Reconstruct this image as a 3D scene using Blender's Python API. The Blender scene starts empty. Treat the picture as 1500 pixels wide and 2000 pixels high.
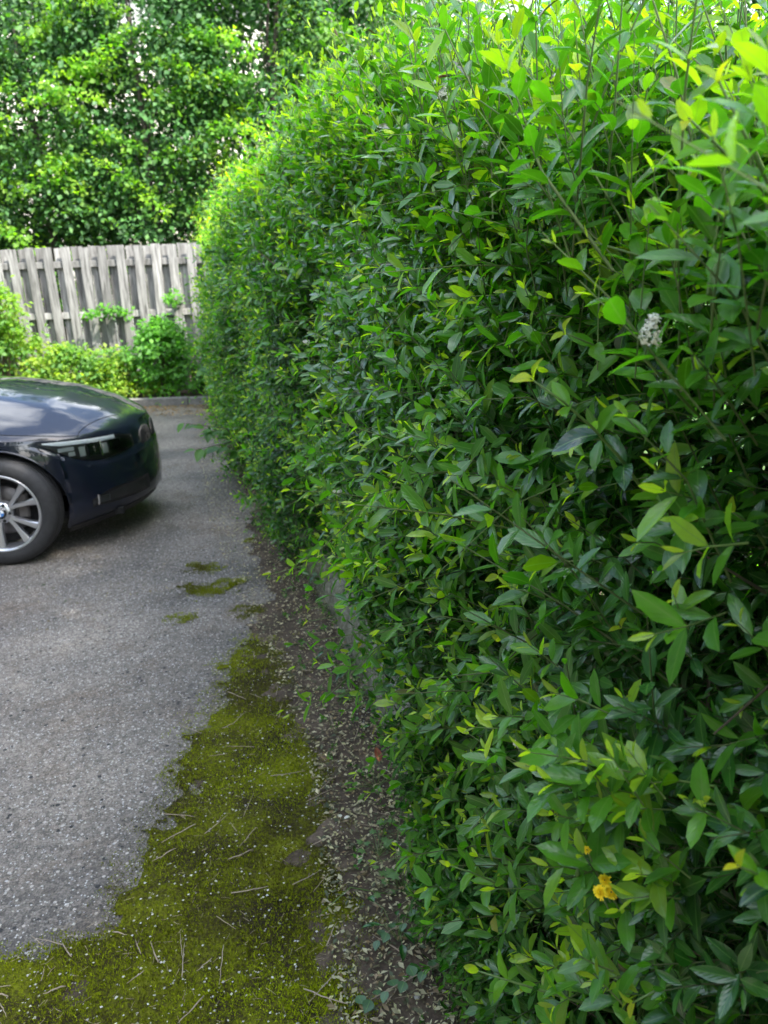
import bpy, math, random
import numpy as np
from mathutils import Vector, Matrix

rng = np.random.default_rng(7)
random.seed(7)
scene = bpy.context.scene
R = math.radians

# ------------------------------------------------------------------ camera
cam_d = bpy.data.cameras.new('camera')
cam = bpy.data.objects.new('camera', cam_d)
scene.collection.objects.link(cam)
cam_d.sensor_fit = 'VERTICAL'
cam_d.sensor_height = 34.6
cam_d.lens = 26.0
cam_d.clip_start = 0.02
cam_d.clip_end = 500
cam.matrix_world = Matrix.Translation((0, 0, 1.55)) @ Matrix.Rotation(R(90 - 16.5), 4, 'X') @ Matrix.Rotation(R(-2.0), 4, 'Z')
cam_d.dof.use_dof = True
cam_d.dof.focus_distance = 1.25
cam_d.dof.aperture_fstop = 6.8
scene.camera = cam

# ------------------------------------------------------------------ light
SUN_EL = R(50)
SUN_H = Vector((0.80, -0.60))            # horizontal direction towards the sun
sun_dir = Vector((SUN_H.x * math.cos(SUN_EL), SUN_H.y * math.cos(SUN_EL), math.sin(SUN_EL)))
world = bpy.data.worlds.new('World')
scene.world = world
world.use_nodes = True
wn, wl = world.node_tree.nodes, world.node_tree.links
wn.clear()
sky = wn.new('ShaderNodeTexSky')
sky.sky_type = 'NISHITA'
sky.sun_disc = False
sky.sun_elevation = SUN_EL
sky.sun_rotation = math.atan2(SUN_H.x, SUN_H.y)
sky.dust_density = 1.5
tc = wn.new('ShaderNodeTexCoord')
cn = wn.new('ShaderNodeTexNoise'); cn.inputs['Scale'].default_value = 2.6; cn.inputs['Detail'].default_value = 7
cr = wn.new('ShaderNodeValToRGB'); cr.color_ramp.elements[0].position = 0.47; cr.color_ramp.elements[1].position = 0.66
cm = wn.new('ShaderNodeMixRGB'); cm.inputs[2].default_value = (11.5, 11.8, 12.2, 1)
bg = wn.new('ShaderNodeBackground'); bg.inputs['Strength'].default_value = 0.15
wo = wn.new('ShaderNodeOutputWorld')
wl.new(tc.outputs['Generated'], cn.inputs['Vector']); wl.new(cn.outputs['Fac'], cr.inputs['Fac'])
wl.new(cr.outputs['Color'], cm.inputs[0]); wl.new(sky.outputs['Color'], cm.inputs[1])
wl.new(cm.outputs[0], bg.inputs['Color']); wl.new(bg.outputs[0], wo.inputs['Surface'])
sl = bpy.data.lights.new('sun', 'SUN')
sl.energy = 3.2; sl.angle = R(0.53); sl.color = (1.0, 0.95, 0.86)
so = bpy.data.objects.new('sun', sl)
scene.collection.objects.link(so)
so.location = (8, -6, 12)
so.rotation_euler = sun_dir.to_track_quat('Z', 'Y').to_euler()
vs = scene.view_settings
scene.display_settings.display_device = 'sRGB'
vs.view_transform = 'Standard'; vs.look = 'None'; vs.gamma = 1.0; vs.exposure = 2.36
vs.use_curve_mapping = False

# ------------------------------------------------------------------ helpers
def link(o, parent=None):
    scene.collection.objects.link(o)
    if parent is not None:
        o.parent = parent
    return o

def props(o, label=None, cat=None, group=None, kind=None):
    if label: o['label'] = label
    if cat: o['category'] = cat
    if group: o['group'] = group
    if kind: o['kind'] = kind
    return o

def empty(name, loc=(0, 0, 0), parent=None, label=None, cat=None, group=None):
    o = bpy.data.objects.new(name, None)
    o.empty_display_size = 0.1
    o.location = loc
    link(o, parent)
    return props(o, label, cat, group)

def mobj(name, V, F, mat, parent=None, smooth=False):
    me = bpy.data.meshes.new(name)
    me.from_pydata([tuple(map(float, v)) for v in V], [], [tuple(int(i) for i in f) for f in F])
    me.materials.append(mat)
    if not smooth:
        me.shade_flat()
    else:
        me.shade_smooth()
    me.update()
    return link(bpy.data.objects.new(name, me), parent)

def tri_obj(name, V, T, mat, parent=None, col=None, uv=None, kind=None):
    """big triangle mesh from numpy arrays"""
    V = np.ascontiguousarray(V, dtype=np.float32); T = np.ascontiguousarray(T, dtype=np.int32)
    me = bpy.data.meshes.new(name)
    me.vertices.add(len(V)); me.vertices.foreach_set('co', V.ravel())
    me.loops.add(T.size); me.loops.foreach_set('vertex_index', T.ravel())
    me.polygons.add(len(T)); me.polygons.foreach_set('loop_start', np.arange(0, T.size, 3, dtype=np.int32))
    if uv is not None:
        l = me.uv_layers.new(name='UVMap')
        l.data.foreach_set('uv', np.ascontiguousarray(uv[T.ravel()], dtype=np.float32).ravel())
    me.update(calc_edges=True)
    if col is not None:
        a = me.color_attributes.new(name='Col', type='FLOAT_COLOR', domain='POINT')
        c = np.ones((len(V), 4), dtype=np.float32); c[:, :3] = col
        a.data.foreach_set('color', c.ravel())
    me.shade_smooth()
    me.materials.append(mat)
    o = link(bpy.data.objects.new(name, me), parent)
    if kind: o['kind'] = kind
    return o

def nrmz(v):
    return v / np.maximum(np.linalg.norm(v, axis=-1, keepdims=True), 1e-9)

def box(c, s, M=None):
    x, y, z = s[0] / 2, s[1] / 2, s[2] / 2
    V = [(-x, -y, -z), (x, -y, -z), (x, y, -z), (-x, y, -z), (-x, -y, z), (x, -y, z), (x, y, z), (-x, y, z)]
    V = [tuple(np.array(c) + (np.array(v) if M is None else np.array(M @ Vector(v)))) for v in V]
    return V, [(3, 2, 1, 0), (4, 5, 6, 7), (0, 1, 5, 4), (1, 2, 6, 5), (2, 3, 7, 6), (3, 0, 4, 7)]

def tube(P, rad, n=6, cap=True):
    """tube along points P with radius list"""
    P = [np.array(p, float) for p in P]
    V, F = [], []
    for i, p in enumerate(P):
        t = P[min(i + 1, len(P) - 1)] - P[max(i - 1, 0)]
        t = t / (np.linalg.norm(t) + 1e-9)
        a = np.cross(t, [0.31, 0.17, 0.94] if abs(t[2]) < 0.9 else [1, 0, 0]); a /= np.linalg.norm(a)
        b = np.cross(t, a)
        r = rad[i] if hasattr(rad, '__len__') else rad
        for k in range(n):
            q = 2 * math.pi * k / n
            V.append(p + r * (math.cos(q) * a + math.sin(q) * b))
    for i in range(len(P) - 1):
        for k in range(n):
            F.append((i * n + k, i * n + (k + 1) % n, (i + 1) * n + (k + 1) % n, (i + 1) * n + k))
    if cap:
        F.append(tuple(range(n))[::-1]); F.append(tuple((len(P) - 1) * n + k for k in range(n)))
    return V, F

def join(parts):
    V, F = [], []
    for v, f in parts:
        o = len(V); V += list(v); F += [tuple(i + o for i in q) for q in f]
    return V, F

def lathe(prof, n=48, axis='y'):
    """profile (r, h) revolved around the y axis"""
    V, F = [], []
    m = len(prof)
    for k in range(n):
        a = 2 * math.pi * k / n
        for r, h in prof:
            V.append((r * math.cos(a), h, r * math.sin(a)))
    for k in range(n):
        for j in range(m - 1):
            a0, a1 = k * m + j, ((k + 1) % n) * m + j
            F.append((a0, a0 + 1, a1 + 1, a1))
    return V, F

# ------------------------------------------------------------------ materials
def new_mat(name):
    m = bpy.data.materials.new(name); m.use_nodes = True
    nt = m.node_tree
    return m, nt, nt.nodes['Principled BSDF'], nt.nodes['Material Output']

def N(nt, t, **kw):
    n = nt.nodes.new(t)
    for k, v in kw.items():
        setattr(n, k, v)
    return n

def rgb(c): return (c[0], c[1], c[2], 1.0)

def simple(name, c, rough=0.5, metal=0.0, noise=0.0, scale=20, bump=0.0, coat=0.0, spec=0.5):
    m, nt, b, o = new_mat(name)
    b.inputs['Base Color'].default_value = rgb(c); b.inputs['Roughness'].default_value = rough
    b.inputs['Metallic'].default_value = metal; b.inputs['Coat Weight'].default_value = coat
    b.inputs['Specular IOR Level'].default_value = spec
    if noise or bump:
        t = N(nt, 'ShaderNodeTexCoord'); n = N(nt, 'ShaderNodeTexNoise')
        n.inputs['Scale'].default_value = scale; n.inputs['Detail'].default_value = 6
        nt.links.new(t.outputs['Object'], n.inputs['Vector'])
        if noise:
            r = N(nt, 'ShaderNodeValToRGB')
            r.color_ramp.elements[0].position = .3; r.color_ramp.elements[1].position = .7
            r.color_ramp.elements[0].color = rgb([x * (1 - noise) for x in c]); r.color_ramp.elements[1].color = rgb([min(1, x * (1 + noise)) for x in c])
            nt.links.new(n.outputs['Fac'], r.inputs['Fac']); nt.links.new(r.outputs['Color'], b.inputs['Base Color'])
        if bump:
            bp = N(nt, 'ShaderNodeBump'); bp.inputs['Strength'].default_value = bump; bp.inputs['Distance'].default_value = .01
            nt.links.new(n.outputs['Fac'], bp.inputs['Height']); nt.links.new(bp.outputs[0], b.inputs['Normal'])
    return m

def leaf_mat(name, col=None, rough=0.34, trans=0.34, tmul=(1.9, 2.3, .5), spec=0.5, vein=0.5):
    """leaf: glossy upper face, light passing through the blade, paler midrib from the UV"""
    m, nt, b, o = new_mat(name)
    L = nt.links
    if col is None:
        a = N(nt, 'ShaderNodeAttribute'); a.attribute_name = 'Col'; csock = a.outputs['Color']
    else:
        oi = N(nt, 'ShaderNodeObjectInfo'); r = N(nt, 'ShaderNodeValToRGB')
        r.color_ramp.elements[0].color = rgb(col[0]); r.color_ramp.elements[1].color = rgb(col[1])
        L.new(oi.outputs['Random'], r.inputs['Fac']); csock = r.outputs['Color']
    tcn = N(nt, 'ShaderNodeTexCoord'); nz = N(nt, 'ShaderNodeTexNoise'); nz.inputs['Scale'].default_value = 60; nz.inputs['Detail'].default_value = 3
    L.new(tcn.outputs['Object'], nz.inputs['Vector'])
    mr = N(nt, 'ShaderNodeMapRange'); mr.inputs[3].default_value = .72; mr.inputs[4].default_value = 1.28
    L.new(nz.outputs['Fac'], mr.inputs[0])
    mul = N(nt, 'ShaderNodeMixRGB', blend_type='MULTIPLY'); mul.inputs[0].default_value = 1
    L.new(csock, mul.inputs[1]); L.new(mr.outputs[0], mul.inputs[2])
    base = mul.outputs[0]
    if vein:
        uv = N(nt, 'ShaderNodeUVMap'); sx = N(nt, 'ShaderNodeSeparateXYZ'); L.new(uv.outputs[0], sx.inputs[0])
        ab = N(nt, 'ShaderNodeMath', operation='ABSOLUTE'); L.new(sx.outputs[0], ab.inputs[0])
        lt = N(nt, 'ShaderNodeMapRange'); lt.inputs[1].default_value = .02; lt.inputs[2].default_value = .10; lt.inputs[3].default_value = vein; lt.inputs[4].default_value = 0
        L.new(ab.outputs[0], lt.inputs[0])
        # side veins: chevrons along the blade
        sb = N(nt, 'ShaderNodeMath', operation='MULTIPLY_ADD'); sb.inputs[1].default_value = -.35
        L.new(ab.outputs[0], sb.inputs[0]); L.new(sx.outputs[1], sb.inputs[2])
        sn = N(nt, 'ShaderNodeMath', operation='MULTIPLY'); sn.inputs[1].default_value = 42; L.new(sb.outputs[0], sn.inputs[0])
        si = N(nt, 'ShaderNodeMath', operation='SINE'); L.new(sn.outputs[0], si.inputs[0])
        mx = N(nt, 'ShaderNodeMixRGB'); mx.inputs[2].default_value = (.16, .30, .07, 1)
        L.new(lt.outputs[0], mx.inputs[0]); L.new(base, mx.inputs[1]); base = mx.outputs[0]
        bp = N(nt, 'ShaderNodeBump'); bp.inputs['Strength'].default_value = .14; bp.inputs['Distance'].default_value = .0005
        L.new(si.outputs[0], bp.inputs['Height']); L.new(bp.outputs[0], b.inputs['Normal'])
    geo = N(nt, 'ShaderNodeNewGeometry')
    back = N(nt, 'ShaderNodeMixRGB'); L.new(geo.outputs['Backfacing'], back.inputs[0]); L.new(base, back.inputs[1])
    pale = N(nt, 'ShaderNodeMixRGB'); pale.inputs[0].default_value = .22; pale.inputs[2].default_value = (.10, .22, .06, 1)
    L.new(base, pale.inputs[1]); L.new(pale.outputs[0], back.inputs[2])
    L.new(back.outputs[0], b.inputs['Base Color'])
    b.inputs['Roughness'].default_value = rough; b.inputs['Specular IOR Level'].default_value = spec
    tr = N(nt, 'ShaderNodeBsdfTranslucent')
    tm = N(nt, 'ShaderNodeMixRGB', blend_type='MULTIPLY'); tm.inputs[0].default_value = 1; tm.inputs[2].default_value = rgb(tmul)
    L.new(base, tm.inputs[1]); L.new(tm.outputs[0], tr.inputs['Color'])
    ms = N(nt, 'ShaderNodeMixShader')
    sg = N(nt, 'ShaderNodeSeparateColor'); L.new(csock, sg.inputs[0])
    tf = N(nt, 'ShaderNodeMapRange'); tf.inputs[1].default_value = .05; tf.inputs[2].default_value = .22; tf.inputs[3].default_value = trans * .25; tf.inputs[4].default_value = trans * 1.3
    L.new(sg.outputs[1], tf.inputs[0]); L.new(tf.outputs[0], ms.inputs[0])
    L.new(b.outputs[0], ms.inputs[1]); L.new(tr.outputs[0], ms.inputs[2]); L.new(ms.outputs[0], o.inputs['Surface'])
    return m

M_LEAF = leaf_mat('privet_leaf_material', rough=.23, spec=.6)
M_LEAF_FAR = leaf_mat('tree_leaf_material', rough=.55, trans=.4, vein=0, spec=.25)
M_YOUNG = leaf_mat('young_leaf_material', col=((.06, .20, .012), (.15, .34, .015)), trans=.42, rough=.32)
M_MATURE = leaf_mat('mature_leaf_material', col=((.008, .048, .010), (.02, .09, .012)), rough=.27, spec=.6)
M_TIP = leaf_mat('shoot_tip_leaf_material', col=((.34, .46, .025), (.52, .50, .03)), trans=.45, rough=.45)
M_STEM = simple('green_stem_material', (.10, .17, .04), .5)
M_TWIG = simple('brown_twig_material', (.075, .052, .034), .8, noise=.4, scale=60)
M_BARK = simple('bark_material', (.05, .04, .032), .9, noise=.45, scale=14, bump=.6)

# --- asphalt
def asphalt_mat():
    m, nt, b, o = new_mat('asphalt_material'); L = nt.links
    t = N(nt, 'ShaderNodeTexCoord'); P = t.outputs['Object']
    big = N(nt, 'ShaderNodeTexNoise'); big.inputs['Scale'].default_value = 1.1; big.inputs['Detail'].default_value = 5; L.new(P, big.inputs['Vector'])
    br = N(nt, 'ShaderNodeValToRGB'); e = br.color_ramp.elements
    e[0].position = .35; e[0].color = (.088, .080, .071, 1); e[1].position = .68; e[1].color = (.24, .207, .170, 1)
    L.new(big.outputs['Fac'], br.inputs['Fac'])
    fine = N(nt, 'ShaderNodeTexNoise'); fine.inputs['Scale'].default_value = 160; fine.inputs['Detail'].default_value = 4; L.new(P, fine.inputs['Vector'])
    fr = N(nt, 'ShaderNodeMapRange'); fr.inputs[1].default_value = .3; fr.inputs[2].default_value = .7; fr.inputs[3].default_value = .45; fr.inputs[4].default_value = 1.6; L.new(fine.outputs['Fac'], fr.inputs[0])
    fv = N(nt, 'ShaderNodeTexVoronoi'); fv.inputs['Scale'].default_value = 95; L.new(P, fv.inputs['Vector']); fs = N(nt, 'ShaderNodeSeparateColor'); L.new(fv.outputs['Color'], fs.inputs[0])
    fm = N(nt, 'ShaderNodeMapRange'); fm.inputs[3].default_value = .62; fm.inputs[4].default_value = 1.4; L.new(fs.outputs[1], fm.inputs[0]); ff = N(nt, 'ShaderNodeMath', operation='MULTIPLY'); L.new(fr.outputs[0], ff.inputs[0]); L.new(fm.outputs[0], ff.inputs[1])
    mu = N(nt, 'ShaderNodeMixRGB', blend_type='MULTIPLY'); mu.inputs[0].default_value = 1; L.new(br.outputs[0], mu.inputs[1]); L.new(ff.outputs[0], mu.inputs[2])
    prev = mu.outputs[0]; hs = None
    for sc, thr, col in ((150, .90, (.55, .53, .50, 1)), (80, .95, (.46, .42, .37, 1)), (60, .975, (.02, .02, .02, 1))):
        v = N(nt, 'ShaderNodeTexVoronoi'); v.inputs['Scale'].default_value = sc; L.new(P, v.inputs['Vector'])
        s = N(nt, 'ShaderNodeSeparateColor'); L.new(v.outputs['Color'], s.inputs[0])
        g1 = N(nt, 'ShaderNodeMath', operation='GREATER_THAN'); g1.inputs[1].default_value = thr; L.new(s.outputs[0], g1.inputs[0])
        d1 = N(nt, 'ShaderNodeMath', operation='LESS_THAN'); d1.inputs[1].default_value = .42; L.new(v.outputs['Distance'], d1.inputs[0])
        k = N(nt, 'ShaderNodeMath', operation='MULTIPLY'); L.new(g1.outputs[0], k.inputs[0]); L.new(d1.outputs[0], k.inputs[1])
        mx = N(nt, 'ShaderNodeMixRGB'); mx.inputs[2].default_value = col; L.new(k.outputs[0], mx.inputs[0]); L.new(prev, mx.inputs[1]); prev = mx.outputs[0]
        if hs is None: hs = v
    dn = N(nt, 'ShaderNodeTexNoise'); dn.inputs['Scale'].default_value = 2.3; dn.inputs['Detail'].default_value = 8; dn.inputs['Roughness'].default_value = .75; dn.inputs['Distortion'].default_value = .5; L.new(P, dn.inputs['Vector'])
    dr_ = N(nt, 'ShaderNodeMapRange'); dr_.inputs[1].default_value = .50; dr_.inputs[2].default_value = .66; dr_.inputs[3].default_value = 0; dr_.inputs[4].default_value = .65; L.new(dn.outputs['Fac'], dr_.inputs[0])
    dx = N(nt, 'ShaderNodeMixRGB', blend_type='MULTIPLY'); dx.inputs[2].default_value = (.62, .50, .40, 1); L.new(dr_.outputs[0], dx.inputs[0]); L.new(prev, dx.inputs[1]); prev = dx.outputs[0]
    L.new(prev, b.inputs['Base Color'])
    b.inputs['Roughness'].default_value = .72
    bp = N(nt, 'ShaderNodeBump'); bp.inputs['Strength'].default_value = 1.0; bp.inputs['Distance'].default_value = .006; bp.invert = True
    L.new(hs.outputs['Distance'], bp.inputs['Height']); L.new(bp.outputs[0], b.inputs['Normal'])
    return m
M_ASPHALT = asphalt_mat()

def ramp_mat(name, stops, scale, rough=.95, bump=.5, dist=.01, detail=8, scale2=None, coords='Object'):
    m, nt, b, o = new_mat(name); L = nt.links
    t = N(nt, 'ShaderNodeTexCoord'); n = N(nt, 'ShaderNodeTexNoise'); n.inputs['Scale'].default_value = scale; n.inputs['Detail'].default_value = detail; n.inputs['Roughness'].default_value = .65
    L.new(t.outputs[coords], n.inputs['Vector'])
    f = n.outputs['Fac']
    if scale2:
        n2 = N(nt, 'ShaderNodeTexNoise'); n2.inputs['Scale'].default_value = scale2; n2.inputs['Detail'].default_value = 3; L.new(t.outputs[coords], n2.inputs['Vector'])
        a = N(nt, 'ShaderNodeMath', operation='ADD'); L.new(f, a.inputs[0]); L.new(n2.outputs['Fac'], a.inputs[1])
        h = N(nt, 'ShaderNodeMath', operation='MULTIPLY'); h.inputs[1].default_value = .5; L.new(a.outputs[0], h.inputs[0]); f = h.outputs[0]
    r = N(nt, 'ShaderNodeValToRGB'); e = r.color_ramp.elements
    while len(e) < len(stops): e.new(.5)
    for i, (p, c) in enumerate(stops):
        e[i].position = p; e[i].color = rgb(c)
    L.new(f, r.inputs['Fac']); L.new(r.outputs['Color'], b.inputs['Base Color'])
    b.inputs['Roughness'].default_value = rough; b.inputs['Specular IOR Level'].default_value = .25
    bp = N(nt, 'ShaderNodeBump'); bp.inputs['Strength'].default_value = bump; bp.inputs['Distance'].default_value = dist
    L.new(n.outputs['Fac'], bp.inputs['Height']); L.new(bp.outputs[0], b.inputs['Normal'])
    return m
M_SOIL = ramp_mat('soil_material', [(.3, (.028, .021, .015)), (.52, (.078, .058, .041)), (.72, (.19, .145, .105))], 80, scale2=7)
M_GRASS = ramp_mat('lawn_material', [(.3, (.03, .06, .015)), (.7, (.07, .12, .03))], 12)
M_MOSS = ramp_mat('moss_material', [(.40, (.020, .014, .007)), (.48, (.045, .040, .006)), (.56, (.11, .12, .004)), (.70, (.20, .22, .006))], 90, scale2=4.5, bump=1, dist=.006)
M_CONC = ramp_mat('weathered_concrete_material', [(.36, (.06, .07, .03)), (.5, (.17, .165, .12)), (.68, (.38, .355, .30))], 13, scale2=60, rough=.9, bump=.4)
M_KERB = ramp_mat('kerb_stone_material', [(.3, (.09, .09, .085)), (.7, (.19, .185, .17))], 14, rough=.9, bump=.4)
M_RENDER = ramp_mat('cream_render_material', [(.3, (.74, .69, .60)), (.7, (.82, .77, .69))], 3, rough=.9, bump=.2)
M_ROOF = simple('roof_slate_material', (.11, .09, .085), .7, noise=.3, scale=6)
M_GLASSWIN = simple('window_glass_material', (.03, .035, .04), .06, spec=.8)
M_WHITE = simple('white_frame_material', (.75, .75, .73), .5)

def wood_mat():
    m, nt, b, o = new_mat('weathered_wood_material'); L = nt.links
    t = N(nt, 'ShaderNodeTexCoord'); mp = N(nt, 'ShaderNodeMapping'); mp.inputs['Scale'].default_value = (9, 9, .7)
    oi = N(nt, 'ShaderNodeObjectInfo'); ad = N(nt, 'ShaderNodeVectorMath', operation='ADD')
    cx = N(nt, 'ShaderNodeCombineXYZ'); m8 = N(nt, 'ShaderNodeMath', operation='MULTIPLY'); m8.inputs[1].default_value = 40; L.new(oi.outputs['Random'], m8.inputs[0]); L.new(m8.outputs[0], cx.inputs[2])
    L.new(t.outputs['Object'], mp.inputs[0]); L.new(mp.outputs[0], ad.inputs[0]); L.new(cx.outputs[0], ad.inputs[1])
    n = N(nt, 'ShaderNodeTexNoise'); n.inputs['Scale'].default_value = 4.5; n.inputs['Detail'].default_value = 8; n.inputs['Distortion'].default_value = .6; L.new(ad.outputs[0], n.inputs['Vector'])
    r = N(nt, 'ShaderNodeValToRGB'); e = r.color_ramp.elements; e[0].position = .3; e[0].color = (.085, .083, .078, 1); e[1].position = .66; e[1].color = (.30, .295, .283, 1)
    L.new(n.outputs['Fac'], r.inputs['Fac'])
    mr = N(nt, 'ShaderNodeMapRange'); mr.inputs[3].default_value = .6; mr.inputs[4].default_value = 1.15; L.new(oi.outputs['Random'], mr.inputs[0])
    mu = N(nt, 'ShaderNodeMixRGB', blend_type='MULTIPLY'); mu.inputs[0].default_value = 1; L.new(r.outputs[0], mu.inputs[1]); L.new(mr.outputs[0], mu.inputs[2])
    L.new(mu.outputs[0], b.inputs['Base Color']); b.inputs['Roughness'].default_value = .88; b.inputs['Specular IOR Level'].default_value = .2
    bp = N(nt, 'ShaderNodeBump'); bp.inputs['Strength'].default_value = .5; bp.inputs['Distance'].default_value = .006; L.new(n.outputs['Fac'], bp.inputs['Height']); L.new(bp.outputs[0], b.inputs['Normal'])
    return m
M_WOOD = wood_mat()

# ------------------------------------------------------------------ leaves in bulk
# template columns: u (along), v (across, -1..1), index lists of triangles
_r = [(.07, .30), (.22, .74), (.42, 1.0), (.62, .93), (.82, .60)]
_u = [0.] + [a for a, b in _r for _ in range(3)] + [1.]; _v = [0.] + [x for a, b in _r for x in (-b, 0, b)] + [0.]
_t = [(0, 1, 2), (0, 2, 3)]
for _i in range(4):
    _a = 1 + 3 * _i
    for _j in (0, 1): _t += [(_a + _j, _a + _j + 3, _a + _j + 4), (_a + _j, _a + _j + 4, _a + _j + 1)]
_t += [(13, 16, 14), (14, 16, 15)]
TPL = {
    'xhi': (np.array(_u), np.array(_v), np.array(_t)),
    'vhi': (np.array([0, .14, .14, .14, .44, .44, .44, .78, .78, .78, 1.0]), np.array([0, -.55, 0, .55, -1., 0, 1., -.74, 0, .74, 0]),
           np.array([(0, 1, 2), (0, 2, 3), (1, 4, 5), (1, 5, 2), (2, 5, 6), (2, 6, 3), (4, 7, 8), (4, 8, 5), (5, 8, 9), (5, 9, 6), (7, 10, 8), (8, 10, 9)])),
    'hi': (np.array([0, .28, .28, .28, .72, .72, .72, 1.0]), np.array([0, -.86, 0, .86, -.84, 0, .84, 0]),
           np.array([(0, 1, 2), (0, 2, 3), (1, 4, 5), (1, 5, 2), (2, 5, 6), (2, 6, 3), (4, 7, 5), (5, 7, 6)])),
    'mid': (np.array([0, .46, .46, .46, 1.0]), np.array([0, -1., 0, 1., 0]), np.array([(0, 1, 2), (0, 2, 3), (1, 4, 2), (2, 4, 3)])),
    'lo': (np.array([0, .5, .5, 1.0]), np.array([0, -1., 1., 0]), np.array([(0, 1, 3), (0, 3, 2)])),
}
def bake_leaves(pos, d, n, L, W, curl, fold, col, lod):
    u, v, T = TPL[lod]
    d = nrmz(d); n = nrmz(n - d * (n * d).sum(-1, keepdims=True)); s = np.cross(d, n)
    k = len(u); M = len(pos)
    uu = u[None, :, None]; vv = v[None, :, None]
    L_ = L[:, None, None]; W_ = W[:, None, None]; c_ = curl[:, None, None]; f_ = fold[:, None, None]
    P = pos[:, None] + d[:, None] * (L_ * (uu - .12 * c_ * uu ** 2)) + s[:, None] * (W_ * .5 * vv) \
        + n[:, None] * (np.abs(vv) * W_ * .5 * f_ - c_ * L_ * uu ** 2 * .5)
    V = P.reshape(-1, 3)
    TT = (T[None] + (np.arange(M) * k)[:, None, None]).reshape(-1, 3)
    C = np.repeat(col, k, axis=0)
    UV = np.tile(np.stack([v, u], 1), (M, 1))
    return V, TT, C, UV

class Bulk:
    def __init__(s): s.V, s.T, s.C, s.U, s.n = [], [], [], [], 0
    def add(s, V, T, C, U):
        s.V.append(V); s.T.append(T + s.n); s.C.append(C); s.U.append(U); s.n += len(V)
    def build(s, name, mat, parent=None, kind=None):
        return tri_obj(name, np.concatenate(s.V), np.concatenate(s.T), mat, parent, np.concatenate(s.C), np.concatenate(s.U), kind)

def bake_stems(P0, P1, P2, r, col):
    """three-sided tapered stems through three points each"""
    M = len(P0)
    t = nrmz(P2 - P0); ref = np.tile(np.array([[.3, .2, .93]]), (M, 1)); a = nrmz(np.cross(t, ref)); b = np.cross(t, a)
    V = []
    for P, f in ((P0, 1.), (P1, .8), (P2, .4)):
        for k in range(3):
            q = 2 * math.pi * k / 3
            V.append(P + (r * f)[:, None] * (math.cos(q) * a + math.sin(q) * b))
    V = np.stack(V, 1)
    T = []
    for i in range(2):
        for k in range(3):
            a0, a1, b0, b1 = i * 3 + k, i * 3 + (k + 1) % 3, i * 3 + 3 + k, i * 3 + 3 + (k + 1) % 3
            T += [(a0, a1, b1), (a0, b1, b0)]
    T = np.array(T)
    TT = (T[None] + (np.arange(M) * 9)[:, None, None]).reshape(-1, 3)
    return V.reshape(-1, 3), TT, np.repeat(col, 9, axis=0), np.full((M * 9, 2), .5)

def shoots(bl, bs, base, d, Ls, K, leaf, young_or_lit, lod, up=.5, outv=None, ratio=.365, stem_r=.0011, sag=.25, tipc=True, rg=rng):
    """N leafy shoots with K opposite pairs each. young 0..1 sets how light the leaf pigment is"""
    Nn = len(base)
    d = nrmz(d)
    g = np.zeros((Nn, 3)); g[:, 2] = -sag * rg.uniform(.2, 1.2, Nn); g += rg.normal(0, .12, (Nn, 3))
    a = nrmz(np.cross(d, np.tile([[.2, .1, .97]], (Nn, 1)))); b = np.cross(d, a)
    phi0 = rg.uniform(0, math.pi, Nn)
    pt = lambda s: base + d * (Ls * s)[:, None] + g * (Ls * s * s)[:, None]
    if bs is not None:
        bs.add(*bake_stems(pt(np.zeros(Nn)), pt(np.full(Nn, .5)), pt(np.ones(Nn)), np.full(Nn, stem_r) * rg.uniform(.8, 1.3, Nn),
                           np.stack([.07 + .05 * young_or_lit, .085 + .10 * young_or_lit, .03 + .01 * young_or_lit], 1)))
    for j in range(K):
        s = (j + .55) / K
        sv = np.full(Nn, s)
        p = pt(sv)
        t = nrmz(d + g * (2 * s))
        tipf = 1 if j == K - 1 else 0
        for side in (0, 1):
            ph = phi0 + j * (math.pi / 2) + side * math.pi + rg.normal(0, .25, Nn)
            perp = nrmz(np.cos(ph)[:, None] * a + np.sin(ph)[:, None] * b)
            al = np.radians(62 - 30 * s ** 2 - 12 * tipf + rg.normal(0, 7, Nn))
            ld = np.cos(al)[:, None] * t + np.sin(al)[:, None] * perp
            ld[:, 2] -= .12 * rg.uniform(0, 1, Nn) * (1 - young_or_lit)
            nn = np.sin(al)[:, None] * t - np.cos(al)[:, None] * perp
            nn = nn * .8 + np.array([[0, 0, up]]) + rg.normal(0, .10, (Nn, 3))
            if outv is not None: nn = nn + .35 * outv
            sz = leaf * (.72 + .42 * math.sin(math.pi * min(1, s * .85 + .12))) * (.60 if tipf else 1) * rg.uniform(.78, 1.18, Nn)
            w = sz * ratio * rg.uniform(.85, 1.2, Nn) * (.8 if tipf else 1)
            y = np.clip(young_or_lit * (.20 + .48 * young_or_lit + (.85 - .35 * young_or_lit) * s ** 1.6) + tipf * (.10 + .26 * young_or_lit) + rg.normal(0, .07, Nn), 0, 1)[:, None]
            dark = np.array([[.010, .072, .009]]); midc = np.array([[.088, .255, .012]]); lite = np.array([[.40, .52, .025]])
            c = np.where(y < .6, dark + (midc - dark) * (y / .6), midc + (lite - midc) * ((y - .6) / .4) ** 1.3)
            c = c * rng.uniform(.6, 1.4, (Nn, 1))
            od = rng.uniform(0, 1, Nn)
            c[od < .001] = (.30, .26, .03); c[(od > .001) & (od < .003)] = (.09, .05, .02)
            bl.add(*bake_leaves(p + perp * .001, ld, nn, sz, w, rg.uniform(.05, .55, Nn), rg.uniform(.12, .5, Nn), c, lod))

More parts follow.
